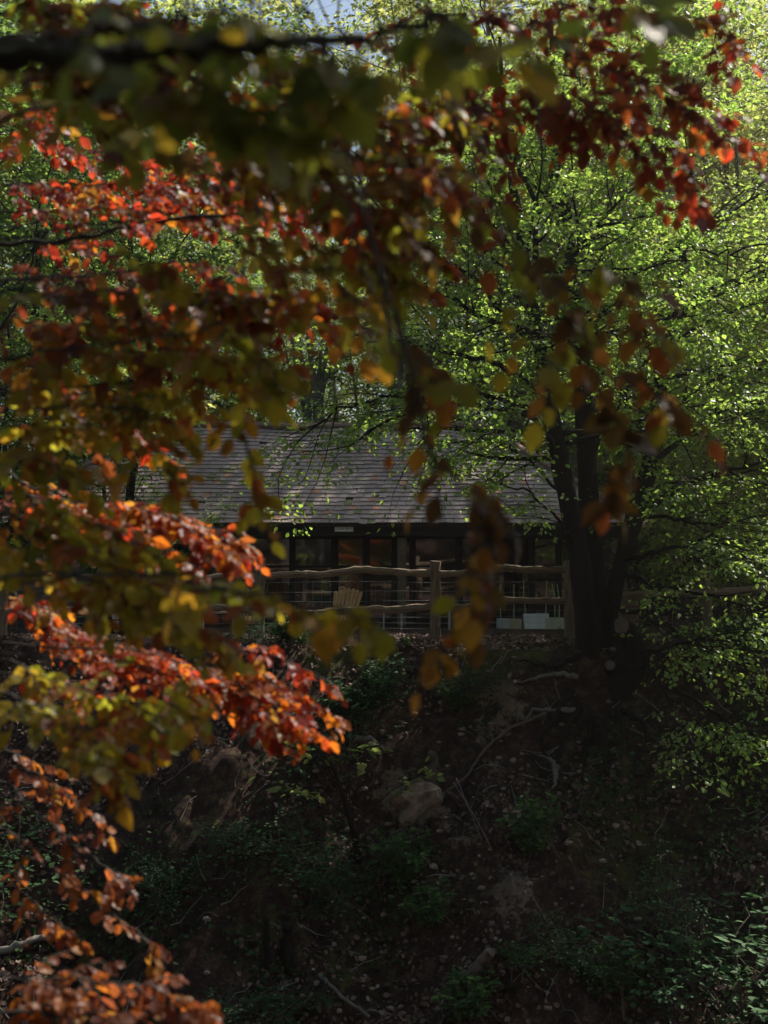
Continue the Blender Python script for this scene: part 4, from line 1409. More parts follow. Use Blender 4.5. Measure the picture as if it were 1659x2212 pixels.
def make_shrub(name, seed, nst, h, per, ls, c0, c1, label, droop=0.1, spread=0.5):
    random.seed(seed); g = np.random.default_rng(seed)
    t = thing(name, label, 'shrub', (0, 0, 0))
    mb = MB(); tw = []
    for k in range(nst):
        d = Vector((random.gauss(0, 0.45), random.gauss(0, 0.4), 1)).normalized()
        grow(mb, tw, Vector((random.gauss(0, 0.08), random.gauss(0, 0.08), -0.1)), d, h * random.uniform(0.7, 1.1), 0.016, 0, G_SHR)
    mb.build('stem', M['bark_brown'], t)
    lb = MB(); leaf_cloud(lb, tw, per, ls, SMALL, c0, c1, spread=spread, droop=droop, gen=g)
    o = lb.build('foliage', M['shrub_foliage'], t); o['kind'] = 'stuff'
    return t


SHRUBS = [make_shrub('dark_shrub', 201, 7, 0.9, 9, 0.06, (0.025, 0.065, 0.02), (0.05, 0.12, 0.03), 'x'),
          make_shrub('light_shrub', 202, 4, 0.9, 7, 0.075, (0.06, 0.13, 0.03), (0.12, 0.2, 0.05), 'x', 0.3),
          make_shrub('leafy_shrub', 203, 4, 1.5, 4, 0.085, (0.05, 0.13, 0.05), (0.11, 0.21, 0.08), 'x', 0.3)]
G_SHR.update(up=[-0.16, -0.08, -0.05], ang=[55, 50, 45], n=[8, 4])
SHRUBS += [make_shrub('bramble', 204, 7, 1.5, 4, 0.065, (0.03, 0.085, 0.025), (0.07, 0.15, 0.045), 'x', 0.3, 0.8),
           make_shrub('ivy', 205, 9, 1.2, 6, 0.055, (0.02, 0.055, 0.02), (0.04, 0.1, 0.03), 'x', 0.3, 1.0)]
s_used = [False] * 5
random.seed(77)


def shrub(k, dx, dy, s, label, group=None):
    t = SHRUBS[k]
    if s_used[k]: t = copy_tree(t)
    s_used[k] = True
    p = ground_hit(dx, dy)
    t.location = p; t.rotation_euler = (0.15, 0, random.uniform(0, 6.28)); t.scale = (s * random.uniform(.9, 1.5), s, s * random.uniform(.6, 1.0))
    t['label'] = label
    if group: t['group'] = group
    elif 'group' in t: del t['group']


GB = 'shrubs growing on the bank'
for k, dx, dy, s, lab in [
    (0, 800, 1560, 1.25, 'dense dark green shrub below the terrace edge, directly under the fanned chair'),
    (3, 760, 1640, .8, 'dark shrub just below the upper one, hanging over the undercut bank'),
    (3, 560, 1400, 0.45, 'low dark shrub at the foot of the fence behind the orange leaves'),
    (0, 640, 1400, 0.6, 'low tufted shrub at the fence foot, left of the garden chair'),
    (3, 640, 1860, .6, 'dark shrub in the middle of the lower bank left of the sapling'),
    (4, 720, 1960, .7, 'wide dark shrub under the thin sapling'),
    (4, 530, 1830, 0.6, 'small dark shrub left on the lower bank above the two stakes'),
    (1, 960, 1990, .7, 'dark shrub low on the bank above the sawn log'),
    (1, 960, 1530, 0.6, 'small bright leaved shrub on the scarred upper bank'),
    (4, 1010, 1500, 0.5, 'dark shrub between the two earth scars of the upper bank'),
    (1, 850, 1900, 0.7, 'light green shrub right beside the leaning sapling'),
    (1, 1190, 1840, 0.8, 'light green shrub on the dark slope below the maple roots'),
    (3, 1200, 2060, .5, 'dark tufted shrub low on the right of the bank'),
    (1, 1050, 2190, 0.8, 'bright leaved seedling at the bottom near the sawn log'),
    (1, 1120, 2120, 0.5, 'little seedling with bright leaves right of the sawn log'),
    (4, 610, 2210, .7, 'dark shrub at the bottom below the two stakes'),
    (4, 330, 1950, .7, 'dark ivy covered shrub behind the lower left copper leaves'),
    (3, 30, 1900, 1.0, 'dark shrub at the far left of the bank'),
    (1, 1330, 2190, 0.8, 'pale leaved shrub at the bottom left of the tall leafy one'),
    (2, 1600, 2235, 1.25, 'tall pale green leafy shrub in the lower right corner'),
    (2, 1500, 2260, .8, 'leafy pale shrub left of the tallest one in the lower right corner'),
    (3, 1440, 2000, 0.6, 'thin shrub on the dark slope above the tall leafy one'),
    (0, 1590, 1420, 0.9, 'dark grassy shrub by the fence at the right edge'),
]:
    shrub(k, dx, dy, s, lab, GB)


def tuft(dx, dy, label, n=16, L=0.4):
    p = ground_hit(dx, dy)
    mb = MB()
    for k in range(n):
        a = random.uniform(0, 6.28); ln = L * random.uniform(0.6, 1.2); lean = random.uniform(0.1, 0.6)
        b = p + Vector((random.gauss(0, .04), random.gauss(0, .04), -0.02)); d = Vector((math.cos(a), math.sin(a), 0))
        w = d.cross(Vector((0, 0, 1))) * 0.009
        m = b + Vector((0, 0, ln * 0.6)) + d * ln * lean * 0.4; e = b + Vector((0, 0, ln * 0.85)) + d * ln * lean
        mb.add([b - w, b + w, m + w * 0.8, m - w * 0.8, e], [[0, 1, 2, 3]], [[3, 2, 4]], (0.07, 0.14, 0.03))
    o = mb.build('grass_tuft', M['shrub_foliage'])
    tag(o, label, 'grass tuft', 'grass tufts on the bank top')


tuft(745, 1392, 'green grass tuft at the feet of the garden chair')
tuft(600, 1388, 'grass tuft left of the garden chair, under the rail')
tuft(655, 1398, 'grass tuft on the lip between the two garden chairs')
tuft(1210, 1372, 'grass tuft at the base of the thick fence post', 10, .25)
tuft(1480, 1400, 'grass tuft right of the maple by the fence')
tuft(1560, 1395, 'long grass tuft beside the far right fence post', 20, .55)
tuft(880, 1395, 'small grass tuft below the oak post of the barn', 10, .25)

# sticks, stakes, logs, stones
def stick(name, label, cat, path, r0, r1, mat, off=0.04, hit=True, group=None, sides=7):
    pts = [ground_hit(*q) + Vector((0, -off, off)) for q in path] if hit else path
    P = catmull(pts, 5); P = P + rng.normal(0, r0 * 0.25, P.shape)
    mb = MB(); mb.tube(P, np.linspace(r0, r1, len(P)), sides, lump=0.12)
    t = mb.build(name, M[mat], None, smooth=True, origin=P[0])
    t.location = P[0]
    tag(t, label, cat, group)
    return t


for dx, y0, y1, r, lab in ((574, 1985, 2095, 0.045, 'thin dark wooden stake, left of the thicker one low on the bank'), (620, 1995, 2085, 0.075, 'thick dark wooden stake low on the bank')):
    b = ground_hit(dx, y1); tp = at(dx + 1, y0, b.y - 0.05)
    stick('stake', lab, 'stake', [b - Vector((0, 0, .15)), b.lerp(tp, .5), tp], r, r * 0.9, 'bark_dark', hit=False, group='stakes low on the bank')
stick('fallen_branch', 'long fallen branch slanting down the scarred bank below the maple', 'branch', ((1180, 1545), (1090, 1590), (1040, 1640), (1010, 1680), (970, 1715)), 0.03, 0.016, 'bark_brown', .05)
stick('fallen_branch', 'dead branch jutting out over the undercut left of the pale stone', 'branch', ((765, 1612), (800, 1615), (830, 1640)), 0.05, 0.03, 'root', .12)
b = ground_hit(938, 1705)
stick('dead_stump', 'short upright dead stump above the pale stone', 'stump', [b - Vector((0, 0, .2)), at(936, 1660, b.y - .05), at(939, 1622, b.y - .06)], 0.085, 0.06, 'bark_brown', hit=False)
b = ground_hit(990, 2130)
lg = stick('sawn_log', 'sawn log leaning on the bottom of the bank', 'log', [b, at(1035, 2085, b.y - .1), at(1062, 2052, b.y - .15)], 0.075, 0.07, 'bark_brown', hit=False)
stick('dead_twig', 'thin pale dead twig trailing down beside the pale stone', 'twig', ((985, 1700), (1005, 1745), (1030, 1790), (1060, 1850)), 0.014, 0.006, 'root', .1, sides=5)
stick('dead_twig', 'second thin dead twig crossing the pale trailing one', 'twig', ((978, 1705), (1010, 1760), (1040, 1830)), 0.01, 0.005, 'root', .12, sides=5)
stick('fallen_branch', 'thin fallen branch at the left edge low on the bank', 'branch', ((0, 2060), (60, 2045), (120, 2025)), 0.06, 0.04, 'bark_grey', .06)
stick('fallen_branch', 'long thin branch running down to the bottom below the stakes', 'branch', ((690, 2120), (740, 2160), (800, 2205)), 0.03, 0.02, 'root', .05)
b = ground_hit(775, 1868)
trunk_thing('leaning_sapling', 'thin dark sapling leaning left on the lower bank', 'tree',
            [([b, at(765, 1800, b.y - .1), at(748, 1740, b.y - .15), at(735, 1700, b.y - .2), at(715, 1640, b.y - .2)], 0.06, 0.02)], 'bark_dark', 9, 26)


def boulder(dx, dy, s, label, seed):
    p = ground_hit(dx, dy)
    bm = bmesh.new(); bmesh.ops.create_icosphere(bm, subdivisions=3, radius=1)
    for v in bm.verts:
        c = v.co
        n = 0.8 * float(fbm(np.array([c.x * 1.3 + seed]), np.array([c.y * 1.3 + c.z * 1.7]), 5)[0]) + 0.1 * float(fbm(np.array([c.x * 4 + seed]), np.array([c.y * 4 - c.z * 4]), 9)[0])
        v.co = c * (1 + n)
        v.co.x *= s[0]; v.co.y *= s[1]; v.co.z *= s[2]
    me = bpy.data.meshes.new('stone'); bm.to_mesh(me); bm.free()
    me.materials.append(M['stone'])
    o = link('stone', me); o.location = p + Vector((0, 0.05, -0.02)); o.rotation_euler = (0.5, 0.3, seed)
    tag(o, label, 'stone', 'pale stones in the bank')


boulder(905, 1745, (0.3, 0.16, 0.4), 'large pale sandy stone half buried in the bank under the dead stump', 0.4)
boulder(1105, 1775, (0.12, 0.1, 0.16), 'small pale stone right of the trailing twigs', 1.4)
boulder(810, 1695, (0.06, 0.05, 0.06), 'tiny pale stone left of the large sandy one', 2.4)
boulder(873, 1850, (0.08, 0.06, 0.05), 'flat little stone on the lower bank under the light shrub', 3.1)


# ------------------------------------------------------------------ the beeches in front
random.seed(5)
rng = np.random.default_rng(5)
PAL = {
    'red': [(.55, .055, .02), (.45, .045, .02), (.6, .09, .022), (.36, .045, .02)],
    'orange': [(.8, .21, .02), (.8, .29, .025), (.74, .15, .02), (.6, .1, .02)],
    'bronze': [(.46, .13, .025), (.52, .23, .03), (.3, .08, .02), (.44, .22, .028)],
    'yellow': [(.66, .52, .04), (.55, .43, .035), (.64, .34, .03), (.5, .46, .04)],
    'olive': [(.45, .44, .035), (.5, .42, .035), (.52, .34, .03), (.36, .37, .035)],
    'green': [(.24, .29, .035), (.28, .29, .035), (.2, .25, .03)],
    'copper': [(.4, .11, .03), (.48, .14, .03), (.3, .08, .03), (.55, .18, .025)],
    'maroon': [(.32, .06, .025), (.4, .09, .022), (.22, .05, .022), (.48, .11, .02)],
    'shade': [(.2, .09, .02), (.26, .15, .02), (.14, .07, .02), (.34, .13, .02)],  # dark tones: shade on the dim sprays put into leaf colour
}
MIX = {
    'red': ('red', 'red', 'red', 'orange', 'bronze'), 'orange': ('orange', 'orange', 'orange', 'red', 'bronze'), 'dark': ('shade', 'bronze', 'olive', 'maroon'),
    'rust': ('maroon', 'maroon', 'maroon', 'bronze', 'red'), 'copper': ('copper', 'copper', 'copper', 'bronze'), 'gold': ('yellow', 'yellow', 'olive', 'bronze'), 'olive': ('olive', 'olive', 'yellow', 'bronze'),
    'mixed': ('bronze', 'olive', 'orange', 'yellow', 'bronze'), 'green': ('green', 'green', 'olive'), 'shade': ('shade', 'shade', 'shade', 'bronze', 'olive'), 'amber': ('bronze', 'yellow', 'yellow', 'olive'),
}


class Tree:
    def __init__(self, obj):
        self.obj = obj; self.rec = []; self.br = []


def spray(T, path, n, tl, pal, leaf=0.056, r0=0.012, r1=0.003, vert=0.25, droop=0.15, root=None, t0=0.1, dens=0.55, face=0.5, lat=0.8, world=False):
    pts = [Vector(p) if world else at(*p) for p in path]
    if root is not None: pts = [Vector(r) for r in root] + pts
    P = catmull(pts, 7)
    P[1:] += rng.normal(0, 0.006, P[1:].shape)
    nr = (len(root) * 7) if root is not None else 0
    mb = MB()
    rr = np.linspace(r0, r1, len(P))
    mb.tube(P, rr, 6, lump=0.08)
    LP = []; LA = []; LN = []; LC = []
    for k in range(n):
        t = t0 + (1 - t0) * (k + random.random()) / n
        f = nr + t * (len(P) - 1 - nr); a = min(len(P) - 2, int(f)); f -= a
        b = Vector(P[a] * (1 - f) + P[a + 1] * f); Tn = Vector(unit(P[a + 1] - P[a]))
        side = Tn.cross(Vector((0, 0, 1)))
        side = side.normalized() if side.length > 0.2 else Vector((random.choice((-1, 1)), random.gauss(0, .5), 0)).normalized()
        sg = 1 if k % 2 else -1
        d = (Tn * random.uniform(0.4, 0.9) + side * sg * lat * random.uniform(0.5, 1.1) + Vector((0, 0, random.gauss(0, vert) - droop))).normalized()
        L = tl * random.uniform(0.5, 1.2) * (1.1 - 0.5 * t)
        q = b.copy(); pl = [q.copy()]; dd = d.copy(); m = 4
        for j in range(m):
            dd = (dd + Vector((random.gauss(0, .12), random.gauss(0, .12), random.gauss(-droop * 0.5, .1)))).normalized()
            q = q + dd * (L / m); pl.append(q.copy())
        mb.tube(pl, np.linspace(0.0025, 0.0012, m + 1), 3, cap=False)
        fam = PAL[random.choice(MIX[pal])]
        base = np.array(random.choice(fam))
        nl = max(2, int(L / (leaf * dens)))
        for j in range(nl + 1):
            s = (j + 0.6) / (nl + 1) * m; i = min(m - 1, int(s)); s -= i
            lp = pl[i].lerp(pl[i + 1], min(1, s)); ld = (pl[i + 1] - pl[i]).normalized()
            ls = ld.cross(Vector((0, 0, 1)))
            ls = ls.normalized() if ls.length > 0.15 else side
            sgn = 1 if j % 2 else -1
            if j == nl: ax = ld
            else: ax = ld * 0.65 + ls * sgn * 0.75
            ax = ax + Vector((random.gauss(0, .2), random.gauss(0, .2), random.gauss(-0.3, .3)))
            nm = Vector((random.gauss(0, .35), random.gauss(-face, .45), random.gauss(0.75, .3)))
            c = base if random.random() < 0.7 else np.array(random.choice(PAL[random.choice(MIX[pal])]))
            LP.append(lp + ax.normalized() * leaf * 0.1); LA.append(ax); LN.append(nm); LC.append(c * random.uniform(0.75, 1.2))
    br = mb.build('branch', M['bark_beech'], T.obj, smooth=True)
    nL = len(LP)
    P_ = np.array([tuple(p) for p in LP]); R_ = frames(np.array([tuple(p) for p in LA]), np.array([tuple(p) for p in LN]))
    S_ = leaf * (1 + 0.22 * rng.normal(0, 1, nL)).clip(0.5, 1.5)
    T.rec.append((P_, R_, S_, np.clip(np.array(LC), 0, .8), rng.integers(0, len(BEECH), nL)))
    T.br += [br] * nL


def finish(T, n_solo, md=0.5):
    rec = [np.concatenate([r[k] for r in T.rec]) for k in range(5)]
    print(T.obj.name, 'leaves', len(rec[0]))
    leaves_with_parts(rec, BEECH, BEECH_ME, 'beech_foliage', T.obj, n_solo, 'foliage', T.br, md)


def trunk_of(T, base, h, r, lean=(0, 0, 0)):
    b = Vector((base[0], base[1], hz(base[0], base[1]) - 0.3))
    mb = MB()
    P = catmull([b, b + Vector((lean[0] * .3, lean[1] * .3, h * .3)), b + Vector((lean[0] * .6, lean[1] * .6, h * .62)), b + Vector((lean[0], lean[1], h))], 5)
    mb.tube(P, np.linspace(r, r * .45, len(P)), 14, lump=0.03)
    mb.build('trunk', M['bark_beech'], T.obj, smooth=True)
    return P


def on_trunk(P, z):
    k = int(np.argmin(np.abs(P[:, 2] - z)))
    return tuple(P[k])


CB = (-4.4, 5.6)
copper = Tree(thing('copper_beech', 'copper beech reaching in from the left with glowing red and orange leaves', 'tree', (CB[0], CB[1], hz(*CB))))
TP = trunk_of(copper, CB, 11.5, 0.34, (0.2, 0.1, 0))


def cb(path, *a, rise=0.3, **k):
    """a copper beech bough: leaves the trunk a little lower than where it enters the picture"""
    p0 = at(*path[0])
    rt = on_trunk(TP, p0.z - rise * 2)
    mid = tuple((Vector(rt) * 0.5 + p0 * 0.5) + Vector((0, 0, rise * 0.6)))
    sunny = a[2] == 'orange'
    if sunny: k.setdefault('face', .3)
    elif a[2] in ('gold', 'olive', 'amber', 'mixed'): k.setdefault('face', .85)
    spray(copper, path, max(4, int(a[0] * 1.05)), *a[1:], root=[rt, mid], r0=k.pop('r0', 0.006), r1=k.pop('r1', .002), **k)


# red boughs high on the left
cb([(-60, 285, 6.4), (80, 300, 6.2), (230, 330, 6.0), (380, 345, 5.8), (470, 350, 5.6)], 30, .36, 'red', vert=.25)
cb([(-60, 400, 6.2), (100, 395, 6.0), (260, 400, 5.8), (400, 395, 5.6), (520, 405, 5.4)], 36, .36, 'red', vert=.25)
cb([(-60, 470, 5.8), (120, 455, 5.7), (280, 450, 5.5), (420, 430, 5.3), (600, 430, 5.0), (720, 470, 4.9)], 38, .34, 'red', vert=.25)
cb([(-60, 535, 5.3), (140, 520, 5.1), (300, 485, 5.0), (460, 465, 5.0), (600, 455, 4.9)], 16, .28, 'red', r0=.014, r1=.006, vert=.2)
cb([(-60, 600, 5.5), (60, 590, 5.3), (200, 600, 5.1), (330, 570, 5.0), (450, 555, 4.9)], 12, .26, 'rust', vert=.25)
cb([(-60, 330, 5.2), (30, 270, 5.0), (90, 215, 4.9), (120, 160, 4.8)], 10, .25, 'red')
# upper left, shaded olive and brown
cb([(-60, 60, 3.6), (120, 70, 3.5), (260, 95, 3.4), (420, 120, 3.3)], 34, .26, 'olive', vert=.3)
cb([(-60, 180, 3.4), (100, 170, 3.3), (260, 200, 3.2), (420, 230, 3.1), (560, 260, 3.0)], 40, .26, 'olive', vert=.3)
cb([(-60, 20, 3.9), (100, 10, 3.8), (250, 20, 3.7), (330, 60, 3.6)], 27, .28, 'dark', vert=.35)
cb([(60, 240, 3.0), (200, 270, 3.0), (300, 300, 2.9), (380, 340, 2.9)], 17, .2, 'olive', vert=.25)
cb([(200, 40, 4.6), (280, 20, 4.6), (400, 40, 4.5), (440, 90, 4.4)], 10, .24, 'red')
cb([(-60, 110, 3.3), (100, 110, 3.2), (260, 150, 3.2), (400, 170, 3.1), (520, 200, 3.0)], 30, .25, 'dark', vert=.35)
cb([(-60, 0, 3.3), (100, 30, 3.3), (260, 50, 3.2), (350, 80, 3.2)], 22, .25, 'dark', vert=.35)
# left middle: layered olive, amber, bronze
cb([(-60, 650, 3.8), (100, 640, 3.7), (260, 620, 3.6), (420, 630, 3.5), (560, 650, 3.5)], 30, .28, 'dark', vert=.3)
cb([(-60, 720, 4.0), (80, 700, 3.9), (240, 700, 3.8), (420, 690, 3.7), (560, 700, 3.6)], 34, .28, 'mixed', vert=.32)
cb([(-60, 790, 3.8), (100, 780, 3.8), (260, 760, 3.7), (420, 760, 3.6), (560, 790, 3.5)], 34, .28, 'amber', vert=.32)
cb([(-60, 850, 4.2), (90, 850, 4.0), (260, 840, 3.9), (430, 820, 3.8)], 30, .28, 'olive', vert=.35)
cb([(-60, 920, 4.0), (60, 930, 4.0), (200, 920, 3.9), (340, 900, 3.8)], 22, .26, 'amber', vert=.3)
cb([(-60, 970, 3.8), (60, 990, 3.7), (160, 1020, 3.6)], 10, .24, 'gold', vert=.3)
cb([(-60, 780, 5.2), (120, 820, 5.1), (220, 870, 5.0), (290, 930, 4.9), (345, 965, 4.9)], 20, .22, 'orange', vert=.18)
cb([(100, 600, 4.6), (300, 640, 4.6), (440, 650, 4.6), (560, 650, 4.5), (680, 680, 4.4)], 22, .26, 'red', vert=.22)
cb([(300, 590, 4.2), (450, 600, 4.2), (560, 620, 4.2), (660, 650, 4.2), (720, 720, 4.2)], 18, .24, 'rust', vert=.22)
cb([(120, 520, 3.3), (230, 550, 3.2), (300, 560, 3.2), (330, 600, 3.2)], 7, .14, 'gold', vert=.2, t0=.5)
cb([(300, 480, 3.4), (480, 520, 3.3), (600, 570, 3.3), (720, 600, 3.2), (770, 650, 3.2)], 14, .2, 'gold', vert=.2, t0=.35)
cb([(350, 720, 3.2), (480, 740, 3.1), (570, 780, 3.1), (620, 830, 3.1)], 12, .2, 'gold', vert=.25)
cb([(300, 820, 3.7), (440, 850, 3.6), (500, 900, 3.6), (540, 980, 3.5), (560, 1060, 3.5), (575, 1120, 3.5)], 14, .15, 'amber', vert=.2, droop=.3)
cb([(200, 880, 3.6), (300, 930, 3.5), (360, 1000, 3.5), (370, 1050, 3.5)], 9, .16, 'amber', vert=.25, droop=.3)
# sunlit orange boughs, middle left
cb([(-60, 1010, 5.6), (60, 1050, 5.4), (180, 1090, 5.2), (300, 1100, 5.1), (400, 1120, 5.0), (470, 1150, 5.0), (525, 1190, 4.9)], 56, .24, 'orange', vert=.2, r0=.008)
cb([(-60, 1060, 5.2), (120, 1080, 5.1), (260, 1090, 5.0), (360, 1115, 4.9), (440, 1165, 4.9), (510, 1215, 4.8)], 44, .2, 'orange', vert=.2)
cb([(-60, 1090, 5.0), (120, 1120, 4.9), (260, 1150, 4.8), (360, 1190, 4.8), (430, 1230, 4.8)], 26, .2, 'orange', vert=.22)
cb([(-60, 1060, 4.0), (80, 1090, 3.9), (200, 1130, 3.8), (330, 1190, 3.7), (420, 1260, 3.6)], 26, .24, 'olive', vert=.3)
cb([(-60, 1120, 3.8), (60, 1150, 3.7), (200, 1200, 3.6), (330, 1250, 3.5), (440, 1290, 3.4)], 30, .24, 'gold', vert=.3)
cb([(-60, 1190, 4.2), (60, 1220, 4.0), (200, 1260, 3.9), (320, 1300, 3.8)], 24, .24, 'olive', vert=.3)
cb([(100, 1250, 3.6), (250, 1300, 3.5), (400, 1340, 3.4), (480, 1400, 3.4)], 14, .2, 'olive', vert=.3)
cb([(250, 1240, 2.9), (420, 1270, 2.85), (550, 1285, 2.8), (650, 1310, 2.8), (740, 1320, 2.75), (810, 1350, 2.75)], 15, .13, 'amber', vert=.15, r0=.006, r1=.003, droop=.25)
# second sunlit band
cb([(-60, 1270, 5.6), (60, 1300, 5.4), (160, 1350, 5.3), (270, 1395, 5.2), (360, 1420, 5.1)], 34, .24, 'orange', vert=.2)
cb([(-60, 1310, 5.2), (120, 1370, 5.2), (280, 1440, 5.1), (420, 1470, 5.0), (510, 1505, 5.0), (600, 1540, 4.9), (660, 1575, 4.9)], 46, .22, 'orange', vert=.2)
cb([(100, 1380, 5.4), (280, 1420, 5.3), (430, 1440, 5.2), (540, 1450, 5.1), (620, 1485, 5.1), (710, 1540, 5.0)], 40, .2, 'orange', vert=.18)
cb([(200, 1400, 5.0), (380, 1430, 5.0), (500, 1480, 5.0), (570, 1540, 4.9), (610, 1600, 4.9)], 24, .2, 'orange', vert=.2)
cb([(420, 1400, 5.2), (520, 1405, 5.2), (600, 1420, 5.1), (720, 1480, 5.1)], 14, .17, 'red', vert=.2)
cb([(-60, 1420, 4.2), (80, 1460, 4.1), (220, 1500, 4.0), (330, 1540, 3.9), (360, 1610, 3.9)], 24, .22, 'olive', vert=.25)
cb([(-60, 1490, 4.0), (60, 1520, 3.9), (160, 1570, 3.8), (230, 1620, 3.7), (250, 1670, 3.7)], 30, .2, 'gold', vert=.25)
cb([(280, 1440, 3.7), (370, 1480, 3.6), (410, 1540, 3.6), (430, 1570, 3.6)], 8, .12, 'gold', vert=.25)
cb([(-60, 1450, 5.0), (100, 1470, 5.0), (200, 1500, 4.9), (270, 1530, 4.9)], 20, .2, 'orange', vert=.2)
# lower left, thinner
cb([(-60, 1610, 5.4), (60, 1660, 5.2), (150, 1720, 5.1), (240, 1800, 5.0)], 11, .17, 'copper', face=.2, vert=.15)
cb([(-60, 1680, 5.2), (60, 1740, 5.1), (160, 1820, 5.0), (250, 1890, 4.9), (290, 1900, 4.9)], 11, .17, 'copper', face=.2, vert=.15)
cb([(-60, 1770, 5.0), (60, 1850, 5.0), (180, 1920, 4.9), (260, 1990, 4.9), (340, 2050, 4.8)], 10, .17, 'copper', face=.2, vert=.15)
cb([(-60, 1880, 4.9), (50, 1940, 4.9), (120, 1990, 4.8), (180, 2030, 4.8)], 7, .16, 'copper', face=.2, vert=.15)
cb([(-60, 2100, 4.2), (80, 2110, 4.1), (220, 2120, 4.0), (350, 2140, 4.0), (430, 2190, 4.0)], 22, .2, 'copper', face=.2, vert=.2)
cb([(-60, 2180, 4.0), (80, 2180, 4.0), (240, 2190, 3.9), (400, 2220, 3.9)], 18, .2, 'copper', face=.2, vert=.25)
# shaded reddish brown boughs across the top, from the crown above the picture
def top(path, *a, dx=-0.9, dz=0.7, **k):
    p0 = at(*path[0])
    spray(copper, path, max(4, int(a[0] * (.85 if a[2] == 'rust' else 1.3))), *a[1:], root=[on_trunk(TP, p0.z + 1.6), tuple(p0 + Vector((-0.5, 0.3, 1.5))), tuple(p0 + Vector((-0.1, 0.1, 0.55)))], r0=k.pop('r0', .005), r1=.002, **k)


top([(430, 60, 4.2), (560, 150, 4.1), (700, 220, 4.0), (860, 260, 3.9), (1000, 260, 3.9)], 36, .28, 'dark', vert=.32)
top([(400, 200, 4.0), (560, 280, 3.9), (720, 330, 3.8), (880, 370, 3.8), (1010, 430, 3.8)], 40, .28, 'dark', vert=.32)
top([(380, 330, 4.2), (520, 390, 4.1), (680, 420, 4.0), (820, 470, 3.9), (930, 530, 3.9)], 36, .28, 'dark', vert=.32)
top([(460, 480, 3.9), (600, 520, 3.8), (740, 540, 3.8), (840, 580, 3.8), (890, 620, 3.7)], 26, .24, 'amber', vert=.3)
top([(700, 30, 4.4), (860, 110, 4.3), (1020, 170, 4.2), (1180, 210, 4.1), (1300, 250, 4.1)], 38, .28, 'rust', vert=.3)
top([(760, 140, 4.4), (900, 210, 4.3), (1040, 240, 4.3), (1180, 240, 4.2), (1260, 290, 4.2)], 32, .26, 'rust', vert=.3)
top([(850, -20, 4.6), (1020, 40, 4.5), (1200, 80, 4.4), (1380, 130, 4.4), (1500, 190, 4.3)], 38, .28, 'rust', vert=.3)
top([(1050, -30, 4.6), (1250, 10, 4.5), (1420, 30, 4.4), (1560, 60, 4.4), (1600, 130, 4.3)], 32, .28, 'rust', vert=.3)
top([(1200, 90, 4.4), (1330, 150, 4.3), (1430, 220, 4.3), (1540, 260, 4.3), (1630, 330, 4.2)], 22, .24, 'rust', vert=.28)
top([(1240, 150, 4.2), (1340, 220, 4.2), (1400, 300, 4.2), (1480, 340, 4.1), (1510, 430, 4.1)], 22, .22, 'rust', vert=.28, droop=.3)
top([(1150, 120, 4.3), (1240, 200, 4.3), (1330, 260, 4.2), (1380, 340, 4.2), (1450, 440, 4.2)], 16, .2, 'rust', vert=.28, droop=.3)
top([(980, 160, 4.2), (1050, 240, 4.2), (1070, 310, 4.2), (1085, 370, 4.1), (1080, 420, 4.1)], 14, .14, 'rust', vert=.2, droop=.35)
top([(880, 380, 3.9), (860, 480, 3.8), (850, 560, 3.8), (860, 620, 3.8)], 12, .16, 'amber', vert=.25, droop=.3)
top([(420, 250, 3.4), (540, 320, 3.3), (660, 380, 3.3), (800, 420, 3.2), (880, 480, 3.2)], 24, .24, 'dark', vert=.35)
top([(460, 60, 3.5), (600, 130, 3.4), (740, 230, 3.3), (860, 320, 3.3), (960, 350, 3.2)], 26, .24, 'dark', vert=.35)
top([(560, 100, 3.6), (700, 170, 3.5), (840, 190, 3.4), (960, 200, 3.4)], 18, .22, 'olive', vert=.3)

# nearer beech with green leaves and hanging sprays
NB = (-2.6, 1.2)
near = Tree(thing('green_beech', 'nearer beech with dark bough across the top, dull green leaves and hanging amber sprays', 'tree', (NB[0], NB[1], hz(*NB))))
TN = trunk_of(near, NB, 8.0, 0.3, (0.15, 0.1, 0))
p0 = at(-60, 125, 1.8)
spray(near, [(-60, 125, 1.8), (140, 120, 1.8), (300, 118, 1.82), (450, 98, 1.85), (600, 92, 1.9), (720, 78, 1.95), (860, 62, 2.0), (960, 30, 2.05)], 14, .1, 'green',
      root=[on_trunk(TN, 2.2), tuple(p0 + Vector((-0.8, 0, -0.06)))], r0=.024, r1=.007, vert=.3, leaf=.066, droop=.25)
spray(near, [(-60, 100, 1.95), (120, 85, 1.95), (260, 65, 2.0), (380, 45, 2.05), (500, 20, 2.1)], 8, .12, 'green', root=[on_trunk(TN, 2.2), tuple(at(-60, 100, 1.95) + Vector((-0.7, 0, -0.04)))], r0=.013, r1=.004, leaf=.066)


def nb(path, *a, dx=-0.5, dz=0.5, **k):
    p0 = at(*path[0])
    spray(near, path, max(4, int(a[0] * (1 if a[2] == 'green' else .85))), *a[1:], root=[on_trunk(TN, p0.z + 1.3), tuple(p0 + Vector((-0.5, -0.1, 1.1))), tuple(p0 + Vector((-0.12, 0, 0.45)))], r0=k.pop('r0', .004), r1=.0015, **k)


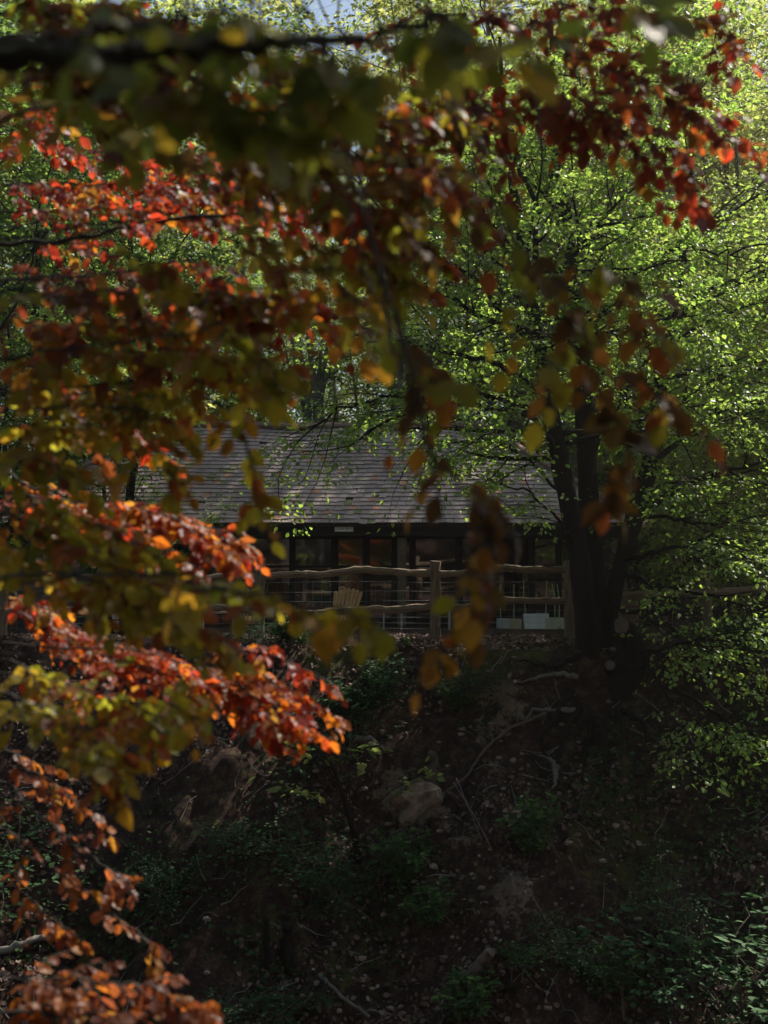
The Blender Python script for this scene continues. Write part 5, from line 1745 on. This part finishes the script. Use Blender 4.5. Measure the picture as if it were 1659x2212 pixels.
nb([(330, 90, 1.9), (420, 170, 1.9), (500, 220, 1.9), (560, 250, 1.9)], 7, .09, 'green', leaf=.07, face=1.0, vert=.25)
nb([(560, 120, 1.95), (620, 220, 1.95), (660, 290, 1.95), (680, 320, 1.95)], 6, .08, 'green', leaf=.07, face=1.0, vert=.25)
nb([(620, 60, 1.9), (720, 120, 1.9), (790, 170, 1.9), (830, 190, 1.9)], 7, .09, 'green', leaf=.07, face=1.0, vert=.25)
nb([(880, -40, 2.0), (960, 50, 2.0), (1060, 100, 2.0), (1180, 120, 2.0)], 8, .09, 'green', leaf=.07, face=1.0, vert=.25)
nb([(1300, -90, 2.0), (1360, -10, 2.0), (1420, 20, 2.0)], 4, .08, 'green', leaf=.07, face=1.0, vert=.25)
nb([(300, 140, 1.9), (350, 190, 1.9), (370, 220, 1.9)], 4, .08, 'green', leaf=.07, face=1.0, vert=.2)
nb([(480, -50, 1.9), (480, 20, 1.9), (490, 70, 1.9)], 4, .08, 'green', leaf=.07, face=1.0, vert=.2)
# hanging sprays on the right: amber, brown, in the shade
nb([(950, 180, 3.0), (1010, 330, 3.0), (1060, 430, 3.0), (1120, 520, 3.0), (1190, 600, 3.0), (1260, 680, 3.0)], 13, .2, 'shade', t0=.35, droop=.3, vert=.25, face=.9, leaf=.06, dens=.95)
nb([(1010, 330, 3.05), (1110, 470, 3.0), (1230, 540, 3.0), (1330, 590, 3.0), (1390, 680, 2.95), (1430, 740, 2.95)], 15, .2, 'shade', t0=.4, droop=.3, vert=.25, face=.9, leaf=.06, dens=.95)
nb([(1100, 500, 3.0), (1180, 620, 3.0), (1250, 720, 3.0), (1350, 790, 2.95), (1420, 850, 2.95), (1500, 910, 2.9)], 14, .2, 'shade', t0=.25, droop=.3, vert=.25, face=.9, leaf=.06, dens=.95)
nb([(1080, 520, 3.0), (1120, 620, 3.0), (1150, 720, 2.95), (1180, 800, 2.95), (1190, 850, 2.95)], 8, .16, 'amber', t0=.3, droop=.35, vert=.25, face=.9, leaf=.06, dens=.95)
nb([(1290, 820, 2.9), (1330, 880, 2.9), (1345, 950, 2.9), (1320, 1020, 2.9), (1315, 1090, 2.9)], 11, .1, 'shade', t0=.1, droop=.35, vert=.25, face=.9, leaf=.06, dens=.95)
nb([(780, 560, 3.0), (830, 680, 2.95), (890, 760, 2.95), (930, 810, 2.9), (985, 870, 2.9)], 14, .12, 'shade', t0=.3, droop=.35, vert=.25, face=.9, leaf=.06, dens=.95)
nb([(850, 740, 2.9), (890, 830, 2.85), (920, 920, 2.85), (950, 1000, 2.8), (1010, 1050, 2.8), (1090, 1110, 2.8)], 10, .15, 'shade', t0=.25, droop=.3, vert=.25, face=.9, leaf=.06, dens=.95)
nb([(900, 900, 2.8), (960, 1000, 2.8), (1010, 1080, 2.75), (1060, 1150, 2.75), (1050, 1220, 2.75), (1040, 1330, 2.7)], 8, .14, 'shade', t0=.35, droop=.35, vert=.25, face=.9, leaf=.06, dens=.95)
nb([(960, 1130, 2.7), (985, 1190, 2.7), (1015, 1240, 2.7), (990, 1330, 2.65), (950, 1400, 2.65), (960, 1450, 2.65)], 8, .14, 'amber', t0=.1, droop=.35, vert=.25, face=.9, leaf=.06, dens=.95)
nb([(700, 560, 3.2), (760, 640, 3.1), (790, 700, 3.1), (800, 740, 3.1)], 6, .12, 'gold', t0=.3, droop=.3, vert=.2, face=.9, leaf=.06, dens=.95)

finish(copper, 280, 2.3)
finish(near, 280, 1.2)
# unseen leaf canopy added above the picture to shade the leaves at the top
cr = MB()
n = 15000
th = rng.uniform(0, 6.283, n); rr = np.sqrt(rng.random(n))
Pc = np.stack([1.1 + 2.9 * rr * np.cos(th), 4.7 + 1.45 * rr * np.sin(th), 6.3 + rng.normal(0, 0.35, n)], -1)
Pd = np.stack([3.7 + 1.7 * rr * np.cos(th), 6.1 + 1.1 * rr * np.sin(th), 6.2 + rng.normal(0, 0.3, n)], -1)[:6500]
Pc = np.vstack([Pc, Pd])
keep = fbm(Pc[:, 0] * 1.1, Pc[:, 1] * 1.1, 7, 2) > -0.22
Pc = Pc[keep]; n = len(Pc)
Rc = frames(rng.normal(0, 1, (n, 3)) * [1, 1, .3], np.array([0, 0, 1.0]) + rng.normal(0, .4, (n, 3)))
scatter(cr, DIAMOND, Rc, rng.uniform(.07, .11, n), Pc, np.tile(np.array([.12, .12, .03]), (n, 1)))
o = cr.build('crown', M['green_foliage'], near.obj); o['kind'] = 'stuff'
mb = MB()
b0 = Vector(on_trunk(TN, 6.0))
for k in range(7):
    e = Vector((random.uniform(-1.5, 3.5), random.uniform(3.6, 6.4), 6.3))
    mb.tube(catmull([b0, b0.lerp(e, .5) + Vector((0, 0, .3)), e], 4), np.linspace(.05, .012, 9), 6, cap=False)
mb.build('branch', M['bark_beech'], near.obj, smooth=True)



# ------------------------------------------------------------------ air
hm = bpy.data.materials.new('haze'); hm.use_nodes = True
hn = hm.node_tree; hn.nodes.clear()
ho = hn.nodes.new("ShaderNodeOutputMaterial"); hv = hn.nodes.new("ShaderNodeVolumePrincipled")
hv.inputs['Color'].default_value = (0.96, 0.95, 0.93, 1); hv.inputs['Density'].default_value = 0.0007; hv.inputs['Anisotropy'].default_value = 0.8
hn.links.new(hv.outputs[0], ho.inputs['Volume'])
mb = MB(); mb.box((0, 50, 13), (860, 960, 46))
hz_o = mb.build('haze', hm)
tag(hz_o, 'thin bright air between the trees', kind='stuff')
